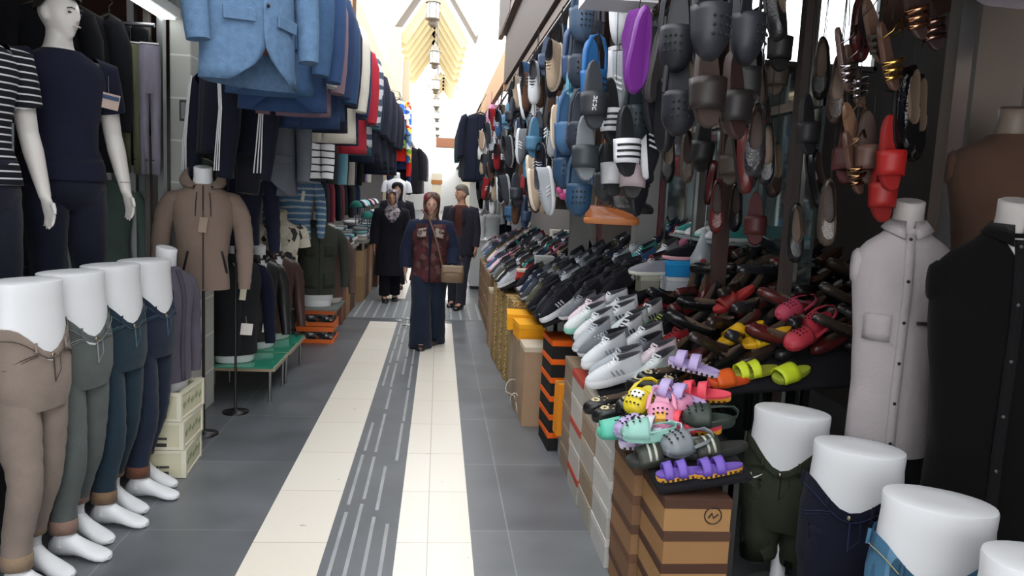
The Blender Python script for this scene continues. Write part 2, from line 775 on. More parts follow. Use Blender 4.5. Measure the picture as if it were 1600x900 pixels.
L0 = lantern()
ws = ['nearest the camera, topmost in the picture', 'second from the camera', 'third from the camera', 'fourth from the camera', 'fifth from the camera', 'sixth from the camera', 'seventh from the camera', 'last and lowest in the picture']
yy = 10.0
for i in range(8):
    o = L0 if i == 0 else dup(L0)
    o.location = (-.16, yy, 3.76)
    o.scale = (1.1, 1.1, 1.1)
    tag(o, 'grey glass pendant lantern over the alley, ' + ws[i], 'lantern', 'pendant lanterns')
    yy += 3.4
mb = MB()
mb.tube([(-.16, 8, 4.99), (-.16, 60, 4.99)], .015, 6)
cb = mb.build('suspension_cable', metal('#8a8a86'))
tag(cb, 'thin cable over the alley carrying the pendant lanterns', 'cable')

# clerestory pane high in the right shop front, self-glow in place of outside light
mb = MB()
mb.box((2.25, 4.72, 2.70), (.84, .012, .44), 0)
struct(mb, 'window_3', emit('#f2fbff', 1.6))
mb = MB()
for x in (1.83, 2.67):
    mb.box((x, 4.70, 2.70), (.03, .05, .48))
mb.box((2.25, 4.70, 2.47), (.86, .05, .03))
struct(mb, 'trim_19', M_('#3a3634', .5))

# ================= BUILDERS =================
WHT = M_('#dfe1e4', .38, 0, .03, 3, name='glossy_white_plastic')
SKINW = M_('#cfcbc6', .4, 0, .04, 3, name='mannequin_plastic')


def foot_outline(L, w, n=18, sh=1.0, y0=0):
    """shoe outline in plan, heel at +y, toe at -y"""
    r = []
    for k in range(n):
        a = 2 * pi * k / n
        y = sin(a)
        x = cos(a)
        f = -y  # toe = 1
        wid = w * (.80 + .2 * f) * (1 - .10 * exp(-((f + .15) / .3) ** 2))
        q = (abs(x) ** 2.5 + abs(y) ** 2.5) ** (-1 / 2.5)
        r.append((x * q * wid * sh + .004 * f, y * q * L * sh + y0))
    return r


def sneaker_bits(L=.28, w=.048, hi=0, chunky=0):
    """returns dict of mesh builders for a laced sports shoe"""
    h = L / 2
    d = {}
    so = MB()
    R = []
    t = .024 + chunky * .014
    for z, s_ in ((.0, .93), (.004, 1.0), (t * .6, 1.04), (t, 1.0)):
        o = foot_outline(h, w, sh=s_)
        R.append([(x, y, z + .014 * max(0, -y / h - .45) ** 1.5 + .003 * max(0, y / h) ** 2) for x, y in o])
    so.loft(R)
    d['sole'] = so
    up = MB()
    R = []
    lev = [(t * .8, 1.0, 0, .98), (t + .012, .99, 0, .99), (t + .025, .93, .008, .93), (t + .038, .82, .028, .85), (t + .05, .70, .05, .78), (t + .063 + hi * .5, .56, .073, .74), (t + .076 + hi, .47, .092, .72)]
    for z, sl, dy, sw in lev:
        o = foot_outline(h * sl, w * sw, y0=0)
        yb = h * .985 - h * sl
        R.append([(x, y + yb, z + (.012 * (y / h) if z > t + .06 else 0)) for x, y in o])
    up.loft(R, 0, (0, 0))
    # collar roll then lining down into the shoe
    z, sl, dy, sw = lev[-1]
    R2 = [R[-1]]
    for dz, k in ((.004, .93), (0, .84), (-.03, .80), (-.045, .8)):
        o = foot_outline(h * sl * k, w * sw * k)
        yb = h * .985 - h * sl
        R2.append([(x, y + yb, z + dz) for x, y in o])
    up.loft(R2, 1, (0, 1))
    d['upper'] = up
    lc = MB()
    for i in range(5):
        f = i / 4
        y = -h * .42 + f * h * .46
        z = t + .037 + f * .033 + .003
        lc.tube([(-.021, y + .006, z - .006), (0, y, z + .003), (.021, y + .006, z - .006)], .0032, 5)
    tg = MB()
    tg.box((0, h * .12, t + .072 + hi), (.05, .008, .024), 0, rot=(-.85, 0, 0))
    d['laces'] = lc
    d['tongue'] = tg
    st = MB()
    for s_ in (-1, 1):
        for i in range(3):
            y = -h * .12 + i * .022
            st.box((s_ * (w * .93), y, t + .024), (.004, .008, .034), 0, rot=(.5, s_ * .22, 0))
    d['stripe'] = st
    tc = MB()
    for s_ in (1,):
        tc.loft([[(x * 1.0, y - .001, z + .0015) for x, y, z in [(.8 * w * cos(a), -h * (.62 + .36 * sin(a)), t + zz) for a in [pi * k / 10 for k in range(11)]]] for zz in (0, .012)], 0, (0, 0), closed=False)
    return d


_shoeproto = {}


def sneaker(up, sole, lace, stripe=None, detail=True, hi=0, chunky=0, L=.28):
    key = ('snk', up, sole, lace, stripe, detail, hi, chunky, L)
    if key in _shoeproto:
        return dup(_shoeproto[key])
    d = sneaker_bits(L, .048, hi, chunky)
    um = cloth(up, .1, 20)
    lm = cloth('#26262a' if sum(lin(up)[:3]) < 1.2 else '#4a4a50')
    if detail:
        r = empty('sneaker')
        d['sole'].build('sole', plast(sole), r)
        d['upper'].build('upper', [um, lm], r)
        d['laces'].build('laces', cloth(lace), r)
        d['tongue'].build('tongue', um, r)
        if stripe:
            d['stripe'].build('side_stripes', plast(stripe), r)
        sub_of(r, {'laces': 'upper', 'tongue': 'upper', 'side_stripes': 'upper'})
        note_kids(r)
    else:
        m = MB()
        mats = [um, lm, plast(sole), cloth(lace)]
        for k, mi in (('upper', None), ('sole', 2), ('laces', 3)):
            b = d[k]
            o = len(m.v)
            m.v += b.v
            m.f += [[i + o for i in f] for f in b.f]
            m.m += b.m if mi is None else [mi] * len(b.f)
            m.s += b.s
        if stripe:
            mats.append(plast(stripe))
            b = d['stripe']
            o = len(m.v)
            m.v += b.v
            m.f += [[i + o for i in f] for f in b.f]
            m.m += [4] * len(b.f)
            m.s += b.s
        r = m.build('sneaker', mats)
        KIDS[r.name] = []
    _shoeproto[key] = r
    return r


def sole_mesh(L, w, t, n=18):
    so = MB()
    h = L / 2
    R = []
    for z, s_ in ((0, .95), (t * .3, 1.0), (t * .85, 1.0), (t, .96)):
        R.append([(x, y, z + .012 * max(0, -y / h - .5)) for x, y in foot_outline(h, w, sh=s_, n=n)])
    return so.loft(R)


def arch(y0, y1, w0, w1, h0, h1, z0=0, n=10, seg=5, fn=None, closedfront=False):
    """vault across the foot from y0 to y1"""
    g = []
    for i in range(seg + 1):
        f = i / seg
        y = y0 + (y1 - y0) * f
        ww = w0 + (w1 - w0) * f
        hh = h0 + (h1 - h0) * f
        if fn:
            ww, hh = fn(f, ww, hh)
        g.append([(ww * cos(pi * k / n), y, z0 + hh * abs(sin(pi * k / n)) ** .75) for k in range(n + 1)])
    return g


def clog(col, inner=None, detail=True, L=.27):
    key = ('clog', col, inner, L)
    if key in _shoeproto:
        return dup(_shoeproto[key])
    r = empty('foam_clog')
    pm = plast(col, .5)
    h = L / 2
    sole_mesh(L, .052, .032).build('sole', plast(inner or col, .6), r)
    m = MB()

    def fn(f, w_, h_):
        k = 1 - max(0, (f - .55) / .45) ** 2.2 * .78
        return w_ * k, h_ * (1 - max(0, (f - .4) / .6) ** 2 * .62)
    m.grid(arch(.0, -h * .99, .053, .05, .066, .05, .018, 12, 8, fn))
    # vent holes and rim
    m.build('upper', pm, r, solid=.006)
    m = MB()
    for i, (a, y) in enumerate([(x, y) for y in (-.035, -.058, -.081) for x in (60, 80, 100, 120)]):
        a = radians(a)
        k = 1 - max(0, (-y / h - .4) / .6) ** 2 * .62
        m.ball((.051 * cos(a), y, .019 + .066 * k * abs(sin(a)) ** .75 + .002), (.005, .005, .003), 4)
    m.build('vent_holes', plast('#17181a', .8), r)
    m = MB()
    m.tube([(.052, 0, .045), (.048, h * .55, .055), (.03, h * .95, .06), (0, h * 1.06, .062), (-.03, h * .95, .06), (-.048, h * .55, .055), (-.052, 0, .045)], [(.009, .003)] * 7, 8)
    m.build('heel_strap', pm, r)
    sub_of(r, {'vent_holes': 'upper'})
    note_kids(r)
    _shoeproto[key] = r
    return r


def slide(col, strap, mark=None, L=.27, two=False, marks=3):
    key = ('slide', col, strap, mark, two, L, marks)
    if key in _shoeproto:
        return dup(_shoeproto[key])
    r = empty('slide_sandal')
    h = L / 2
    sole_mesh(L, .05, .03).build('sole', plast(col, .6), r)
    spans = ((.005, -.085),) if not two else ((.01, -.03), (-.05, -.088))
    for a, b in spans:
        m = MB()
        m.grid(arch(a, b, .053, .051, .062, .048, .012, 12, 4))
        m.build('strap', plast(strap, .5), r, solid=.006)
    if mark:
        m = MB()
        for k in range(marks):
            y = -.015 - .022 * k
            g = arch(y, y - .009, .0565, .0555, .0645 - .013 * k * .3, .063 - .013 * k * .3, .013, 12, 1)
            m.grid([row[1:-1] for row in g])
        m.build('stripes', plast(mark), r, solid=.002)
    sub_of(r, {'stripes': 'strap'})
    note_kids(r)
    _shoeproto[key] = r
    return r


def flat_shoe(col, sole='#1c1a1a', lin_='#6b5a4c', L=.27, heel=.0, deco=None, detail=True, shine=.3):
    """low cut closed shoe: ballerina or loafer"""
    key = ('flat', col, sole, L, heel, deco, shine)
    if key in _shoeproto:
        return dup(_shoeproto[key])
    h = L / 2
    m = MB()
    R = []
    for z, sl, sw in ((.010, 1.0, .95), (.022, 1.0, .98), (.038, .97, .92), (.047, .86, .80)):
        R.append([(x, y + h * (1 - sl) * .3, z + .02 * max(0, y / h)) for x, y in foot_outline(h * sl, .044 * sw)])
    m.loft(R, 0, (0, 0))
    R2 = [R[-1]]
    o = foot_outline(h * .60, .044 * .68)
    R2.append([(x, y + h * .26, .052 + .025 * max(0, y / h)) for x, y in o])
    o = foot_outline(h * .58, .044 * .62)
    R2.append([(x, y + h * .27, .046 + .02 * max(0, y / h)) for x, y in o])
    m.loft(R2[:2], 0, (0, 0))
    R3 = R2[1:]
    R3.append([(x * .97, y, .018) for x, y, z in R2[-1]])
    m.loft(R3, 1, (0, 1))
    m.loft([[(x, y, z) for x, y in foot_outline(h * s_, .046 * s_)] for z, s_ in ((0, .97), (.012, 1.0))], 2)
    if heel:
        m.box((0, h * .7, -heel / 2 + .004), (.05, .05, heel), 2, tap=1.2)
    mats = [leather(col, shine), leather(lin_, .6), plast(sole, .5)]
    if deco:
        for k in range(7):
            a = k * 2 * pi / 7
            m.ball((.014 * cos(a), -h * .55 + .014 * sin(a), .051), (.007, .007, .003), 4, 3)
            m.ball((.024 * cos(a + .4), -h * .4 + .03 * sin(a + .4), .052), (.003, .006, .002), 4, 3)
        mats.append(plast(deco))
    r = m.build('flat_shoe', mats)
    KIDS[r.name] = []
    _shoeproto[key] = r
    return r


def strap_sandal(sole, straps, metalic=False, L=.25):
    key = ('ss', sole, straps, metalic)
    if key in _shoeproto:
        return dup(_shoeproto[key])
    r = empty('strappy_sandal')
    sole_mesh(L, .044, .018).build('sole', leather(sole), r)
    mt = metal(straps, .18) if metalic else leather(straps)
    for k, (y, hh) in enumerate(((-.075, .035), (-.05, .045), (-.024, .053))):
        m = MB()
        m.grid(arch(y + .008, y - .010, .046, .045, hh, hh - .004, .01, 12, 2))
        m.build('strap', mt, r, solid=.003)
    m = MB()
    m.tube([(.04, .06, .012), (.036, .08, .06), (.0, .115, .075), (-.036, .08, .06), (-.04, .06, .012)], [(.006, .002)] * 5, 6)
    m.build('ankle_strap', mt, r)
    note_kids(r)
    _shoeproto[key] = r
    return r


# ---------------- boxes ----------------
_bx = {}


def carton(L, W, H, body, lid=None, lab=None, mark=None, name='shoe_box'):
    """box with its long side on x; lid overlapping the top, a label on the two ends and one side"""
    key = (L, W, H, body, lid, lab, mark, name)
    if key in _bx:
        return dup(_bx[key])
    r = empty(name)
    bmat = patches(body[1:], 30, .6, 'printed_card', 'NOISE', body[0]) if isinstance(body, tuple) else card(body)
    if lid:
        lh = min(.035, H * .3)
        MB().box((0, 0, (H - lh * .5) / 2), (L - .006, W - .006, H - lh * .5)).build('body', bmat, r)
        MB().box((0, 0, H - lh / 2), (L, W, lh)).build('lid', card(lid), r, bevel=.002)
    else:
        MB().box((0, 0, H / 2), (L, W, H)).build('body', bmat, r, bevel=.002)
        m = MB().box((0, 0, H + .0004), (L * .98, .045, .0008))
        m.build('tape', plast('#a58b62', .25), r)
    if lab:
        lz = H * .4
        m = MB()
        m.box((L / 2 - .0, 0, lz), (.008, W * .42, H * .42))
        m.build('label', plast(lab, .6), r)
        m = MB()
        m.box((-L * .2, -W / 2, lz), (L * .3, .008, H * .42))
        m.build('label', plast(lab, .6), r)
    if mark:
        m = MB()
        for q in range(14):
            a = 2 * pi * q / 14
            b = 2 * pi * (q + 1) / 14
            m.tube([(L * .22 + .03 * cos(a), -W / 2 - .001, H * .5 + .03 * sin(a)), (L * .22 + .03 * cos(b), -W / 2 - .001, H * .5 + .03 * sin(b))], .002, 4)
        m.tube([(L * .22 - .016, -W / 2 - .002, H * .5 - .008), (L * .22 - .004, -W / 2 - .002, H * .5 + .01), (L * .22 + .002, -W / 2 - .002, H * .5 - .008), (L * .22 + .018, -W / 2 - .002, H * .5 + .006)], .003, 4)
        m.build('round_mark', plast(mark), r)
    sub_of(r, {'label': 'body', 'round_mark': 'body', 'tape': 'body'})
    note_kids(r)
    _bx[key] = r
    return r


# ---------------- bodies ----------------
def head_mesh(m, c, s=1.0, yaw=0, tilt=0, mi=0, female=0, grow=0, part=None):
    """head as a height field round an axis: face towards -y. c = base of the skull (chin height)"""
    nz, n = 26, 36
    Hh = .235
    T0 = m.T.copy()
    m.T = T0 @ Matrix.Translation(c) @ Euler((tilt, 0, yaw)).to_matrix().to_4x4() @ Matrix.Scale(s, 4)
    rings = []

    def g(x, mu, sg):
        return exp(-((x - mu) / sg) ** 2)
    for i in range(nz + 1):
        t = i / nz
        z = Hh * (1 - cos(pi * t)) / 2 * 1.0
        u = z / Hh
        # half width / front depth / back depth of the skull at this height
        base = max(0.0, sin(pi * min(1, max(0, u))) ** .55)
        wd = .074 * base * (.80 + .20 * min(1, u / .5)) * (1 - .06 * female * (1 - u))
        fr = .088 * (max(0, sin(pi * min(.98, u * .9 + .09))) ** .5) * (.94 + .06 * u)
        bk = .10 * base * (.55 + .45 * min(1, u / .55))
        if u < .001 or u > .999:
            wd = fr = bk = .004
        R = []
        for k in range(n):
            a = 2 * pi * k / n - pi / 2
            x, y = cos(a), sin(a)
            dep = fr if y < 0 else bk
            px, py = x * wd, y * dep
            if y < 0 and .001 < u < .999:
                fa = px / .07
                d = 0
                d += .026 * g(fa, 0, .16) * (g(u, .40, .055) + .75 * g(u, .47, .07) + .45 * g(u, .54, .07))   # nose
                d -= .013 * (g(fa, .42, .22) + g(fa, -.42, .22)) * g(u, .515, .045)  # sockets
                d += .004 * (g(fa, .42, .12) + g(fa, -.42, .12)) * g(u, .505, .02)   # eyeballs
                d += .005 * g(fa, 0, .6) * g(u, .58, .04)                            # brow
                d += .007 * g(fa, 0, .3) * (g(u, .275, .018) + g(u, .235, .018))     # lips
                d -= .003 * g(fa, 0, .3) * g(u, .255, .01)
                d += .009 * g(fa, 0, .35) * g(u, .10, .07)                           # chin
                py -= d
            R.append((px * (1 + grow / .08), py * (1 + grow / .09), z * (1 + grow / .2)))
        rings.append(R)
    if part:
        rings = part(rings)
    m.loft(rings, mi, (1, 1))
    m.T = T0


def ears(m, c, s=1.0, yaw=0, tilt=0, mi=0):
    T0 = m.T.copy()
    m.T = T0 @ Matrix.Translation(c) @ Euler((tilt, 0, yaw)).to_matrix().to_4x4() @ Matrix.Scale(s, 4)
    for q in (-1, 1):
        m.ball((q * .075, .012, .108), (.009, .019, .032), 7, mi)
        m.ball((q * .08, .018, .112), (.006, .013, .024), 6, mi)
    m.T = T0


def face_paint(root, c, s, yaw, tilt, lips='#a86a60', brow='#2a2220', parent=None):
    T = Matrix.Translation(c) @ Euler((tilt, 0, yaw)).to_matrix().to_4x4() @ Matrix.Scale(s, 4)
    m = MB()
    m.T = T
    for q in (-1, 1):
        m.ball((q * .030, -.079, .119), (.010, .006, .0045), 6)
    m.build('eyes', plast('#1e1a1a', .3), root)
    m = MB()
    m.T = T
    for q in (-1, 1):
        m.tube([(q * .015, -.092, .134), (q * .03, -.090, .139), (q * .046, -.080, .134)], .0028, 5)
    m.build('eyebrows', cloth(brow), root)
    m = MB()
    m.T = T
    m.tube([(-.022, -.086, .060), (-.01, -.094, .0615), (0, -.096, .0605), (.01, -.094, .0615), (.022, -.086, .060)], [(.002, .003), (.004, .0045), (.004, .0045), (.004, .0045), (.002, .003)], 6)
    m.build('lips', plast(lips, .5), root)


def hair_mesh(c, s, yaw, tilt, length=.12, mat=None, root=None, side=0):
    m = MB()
    m.T = Matrix.Translation(c) @ Euler((tilt, 0, yaw)).to_matrix().to_4x4() @ Matrix.Scale(s, 4)
    n = 28
    Rr = []
    for i in range(11):
        t = i / 10
        R = []
        for k in range(n):
            a = 2 * pi * k / n - pi / 2
            x, y = cos(a), sin(a)
            lo = .178 if y < -.35 else (.178 - (.178 - length) * min(1, (y + .35) / .55))
            z = lo + (.252 - lo) * sin(t * pi / 2)
            f = cos(t * pi / 2) ** .6
            wv = 1 + .03 * sin(7 * a + i * 1.3)
            R.append((x * .083 * f * wv, .008 + y * (.098 if y < 0 else .108) * f * wv, z))
        Rr.append(R)
    m.loft(Rr, 0, (0, 1))
    return m.build('hair', mat, root)


def hand_mesh(m, w, d, side, curl=.35, s=1.0, mi=0, palm_n=None):
    """hand rooted at wrist w pointing along d; side = +1/-1 decides where the thumb leaves"""
    w = Vector(w)
    d = Vector(d).normalized()
    pn = Vector(palm_n) if palm_n else Vector((side, 0, 0))  # palm normal direction
    pn = (pn - pn.dot(d) * d).normalized()
    ac = d.cross(pn).normalized() * 1.0   # across the knuckles
    # thumb should point forward (-y)
    if ac.y > 0:
        ac = -ac
    k = .085 * s
    # palm as a flattened loft
    rings = []
    for f, a_, b_ in ((-.25, .020, .018), (.0, .024, .018), (.4, .036, .015), (.8, .040, .013), (1.02, .037, .010)):
        c = w + d * k * f
        rings.append([c + ac * (a_ * s * cos(t)) + pn * (b_ * s * sin(t)) for t in [2 * pi * i / 14 for i in range(14)]])
    m.loft(rings, mi)
    for i, (off, ln) in enumerate(((.029, .068), (.010, .078), (-.010, .072), (-.028, .056))):
        p = w + d * k * .9 + ac * off * s
        v = d.copy()
        pts = [p]
        for sgm in (.42, .32, .26):
            v = (v + pn * -curl * .55).normalized()
            p = p + v * ln * s * sgm
            pts.append(p)
        m.tube(pts, [.0095 * s, .0088 * s, .0078 * s, .006 * s], 8, mi)
    p = w + d * k * .25 + ac * .022 * s
    v = (d * .75 + ac * .75 - pn * .15).normalized()
    pts = [p, p + v * .032 * s]
    v2 = (d * .95 + ac * .3 - pn * .2).normalized()
    pts += [pts[-1] + v2 * .028 * s, pts[-1] + v2 * .052 * s]
    m.tube(pts, [.013 * s, .0115 * s, .010 * s, .007 * s], 8, mi)


def foot_mesh(m, a, s=1.0, mi=0, yaw=0, L=.25):
    """bare plastic foot, ankle centre a (x,y), sole at z=0, toes towards -y turned by yaw"""
    T0 = m.T.copy()
    m.T = T0 @ Matrix.Translation((a[0], a[1], 0)) @ Matrix.Rotation(yaw, 4, 'Z')
    R = []
    # cross sections from the heel forwards
    for y, w_, z0, z1 in ((.062, .012, .012, .045), (.052, .028, .002, .075), (.02, .034, .0, .12), (-.02, .036, .004, .118), (-.06, .038, .012, .088), (-.10, .042, .012, .068), (-.14, .046, .004, .052), (-.17, .045, .0, .042), (-.195, .036, .0, .034), (-.208, .016, .006, .024)):
        R.append([(w_ * s * cos(t), y * s, (z0 + z1) / 2 * s + (z1 - z0) / 2 * s * (abs(sin(t)) ** .8 * (1 if sin(t) > 0 else -1))) for t in [2 * pi * i / 14 for i in range(14)]])
    m.loft(R, mi)
    m.T = T0


def seg_pts(a, b, n):
    a, b = Vector(a), Vector(b)
    return [a.lerp(b, i / n) for i in range(n + 1)]


# ---- lower body display form wearing trousers ----
def leg_form(label, loc, rz, col, H=1.19, sc=1.0, cuff=None, group=None, feet=True, vtop=.0, white=.16, dip=.10, stitch=None, swoosh=False, detail_mat=None, washed=False, wide=1.0, phase=0):
    r = empty('leg_mannequin', loc, rz, scale=sc)
    tag(r, label, 'mannequin', group)
    hx, hy = .160 * wide, .112 * wide
    # white form: waist block
    m = MB()
    k = H
    R = []
    for z, fx, fy in ((k - .42, .9, 1.0), (k - .33, 1.08, 1.12), (k - .24, 1.06, 1.07), (k - .15, .985, 1.0), (k - .06, .94, .96), (k - .012, .955, .975), (k - .003, .94, .96)):
        R.append(ring(0, 0, z, hx * fx, hy * fy, 32, 2.25))
    m.loft(R, 0, (0, 0))
    m.loft([ring(0, 0, k - .003, hx * .94, hy * .96, 32, 2.25), ring(0, 0, k, hx * .90, hy * .90, 32, 2.25), ring(0, 0, k + .002, hx * .5, hy * .5, 32, 2.2)], 0, (0, 1))
    if feet:
        for q in (-1, 1):
            yw = -q * .12
            mf = MB()
            foot_mesh(mf, (q * .085, .035 + q * .05), 1.0, 0, yw)
            mf.tube([(q * .085, .035 + q * .05, .05), (q * .085, .037 + q * .05, .12), (q * .085, .035 + q * .05, .26)], [.038, .034, .046], 14)
            mf.build('foot', WHT, r)
    else:
        mf = MB()
        mf.loft([ring(0, 0, z, q, q, 20) for z, q in ((0, .13), (.015, .13), (.03, .05), (.04, .03), (k - .3, .03))])
        mf.build('stand', WHT, r)
    m.build('body', WHT, r)
    # trousers
    jm = detail_mat or denim(col)
    m = MB()
    ws = k - white  # waistband top at the sides
    R = []
    zc = k - .43

    def drop(x, y, z):
        t = max(0, min(1, (z - zc) / (ws - zc)))
        return dip * (.5 + .5 * cos(pi * min(1, abs(x) / hx / 1.02))) * max(0, min(1, -y / hy * 1.1)) * t

    def band(z, fx, fy, pad, w=.0, pb=0):
        rr = ring(0, 0, z, hx * fx + pad, hy * fy + pad, 32, 2.2, wr=w, sd=phase)
        # front dips: waistband lower in front
        out = []
        for x, y, zz in rr:
            out.append((x, y, zz - drop(x, y, z)))
        return out
    for z, fx, fy, pd, w_, pb in ((ws, 1.0, 1.02, .006, 0, 1), (ws - .04, 1.02, 1.05, .008, 0, 1), (ws - .05, 1.02, 1.05, .005, .004, .95), (ws - .12, 1.08, 1.12, .006, .01, .6), (zc + .02, 1.07, 1.14, .006, .014, .2), (zc - .05, .98, 1.02, .004, .012, 0)):
        R.append(band(z, fx, fy, pd, w_, pb))
    m.loft(R, 0, (0, 1))
    # legs
    for q in (-1, 1):
        x0 = q * .077 * wide
        hemz = (.17 if q > 0 else .12) if feet else .12
        if cuff:
            hemz += .0
        pts, rad = [], []
        prof = [(zc + .06, .083, .0), (zc - .02, .088, -.004), (zc - .12, .083, -.014), (zc - .2, .074, -.022), (.50, .064, -.03), (.44, .061, -.03), (.36, .062, -.015), (.28, .058, .01), (.2, .054, .03), (hemz, .052, .035)]
        n = len(prof)
        for i, (z, rr, yy) in enumerate(prof):
            f = i / (n - 1)
            pts.append((x0 + (q * .085 - x0) * f, yy + q * .05 * f, z))
        rings = []
        # resample for folds
        M2 = []
        for i in range(n - 1):
            for t in (0, .34, .67):
                M2.append((Vector(pts[i]).lerp(Vector(pts[i + 1]), t), prof[i][1] * (1 - t) + prof[i + 1][1] * t))
        M2.append((Vector(pts[-1]), prof[-1][1]))
        for i, (c, rr) in enumerate(M2):
            z = c.z
            fold = .03 if z < .3 else (.022 if .4 < z < .6 else .008)
            rings.append([(c.x + cos(a) * rr * wide * (1 + fold * sin(z * 85 + 2 * a + phase) + .5 * fold * sin(z * 150 - 3 * a)), c.y + sin(a) * rr * 1.08 * wide * (1 + fold * sin(z * 85 + 2 * a + phase)), z + .006 * cos(a + phase)) for a in [2 * pi * j / 20 for j in range(20)]])
        m.loft(rings, 0, (1, 0))
        lc = M2[-1][0]
        rr = M2[-1][1] * wide
        m.loft([ring(lc.x, lc.y, lc.z, rr, rr, 20), ring(lc.x, lc.y, lc.z + .06, rr * .86, rr * .86, 20)], 0, (0, 0))
        if cuff:
            mc = MB()
            mc.loft([ring(lc.x, lc.y, lc.z + dz, rr * ff, rr * ff * 1.03, 20, wr=.01, sd=q) for dz, ff in ((-.01, .93), (-.012, 1.10), (0.02, 1.13), (.042, 1.12), (.046, 1.0))], 0, (0, 0))
            mc.build('turned_cuff', denim(cuff), r)
    m.build('trousers', jm, r)
    # seams, fly, pocket curves, belt loops and button
    sm_ = cloth(stitch or '#3b3530')
    m = MB()

    def surf(a, z, pad=.009):
        x, y = cos(a), sin(a)
        t = max(0, min(1, (z - zc) / (ws - zc)))
        fx = 1.09 - .07 * t
        fy = 1.15 - .10 * t
        qq = (abs(x) ** 2.2 + abs(y) ** 2.2) ** (-1 / 2.2)
        X, Y = x * qq * (hx * fx + pad), y * qq * (hy * fy + pad)
        return (X, Y, z - drop(X, Y, z))
    A0 = -pi / 2
    m.tube([surf(A0 + .03, z) for z in (ws - .04, ws - .08, ws - .13, ws - .18)], .003, 5)
    m.tube([surf(A0 + .22, z) for z in (ws - .05, ws - .09, ws - .13)] + [surf(A0 + .05, ws - .17)], .0016, 4)
    for q in (-1, 1):
        m.tube([surf(A0 + q * (.38 + .75 * t), ws - .05 - .085 * (sin(t * pi / 2))) for t in [i / 8 for i in range(9)]], .0022, 4)
        m.tube([surf(A0 + q * (.36 + .8 * t), ws - .055 - .095 * (sin(t * pi / 2))) for t in [i / 8 for i in range(9)]], .0014, 4)
    m.tube([surf(A0 + .001 + 2 * pi * j / 40, ws - .042, .011) for j in range(41)], .0016, 4)
    m.build('seams', sm_, r)
    for a in (-.42, .42, 1.3, -1.3, 2.4, -2.4):
        m = MB()
        p0, p1 = surf(A0 + a, ws + .001, .012), surf(A0 + a, ws - .046, .014)
        m.tube([p0, p1], [(.006, .0025)] * 2, 6, ref=(0, 0, 1) if False else None)
        m.build('belt_loop', jm, r)
    m = MB()
    p0 = surf(A0, ws - .02, .012)
    m.ball(p0, (.009, .005, .009), 6)
    m.build('button', metal('#a39a86'), r)
    if swoosh:
        m = MB()
        c = Vector(surf(A0 - .55, ws - .13, .012))
        m.tube([c + Vector((-.022, -.0, .012)), c + Vector((-.012, -.003, -.008)), c + Vector((.0, -.004, -.004)), c + Vector((.026, -.006, .016))], [.001, .004, .004, .001], 6)
        m.build('tick_mark', plast('#e6e6e0'), r)
    sub_of(r, {'seams': 'trousers', 'belt_loop': 'trousers', 'button': 'trousers', 'tick_mark': 'trousers'})
    return r


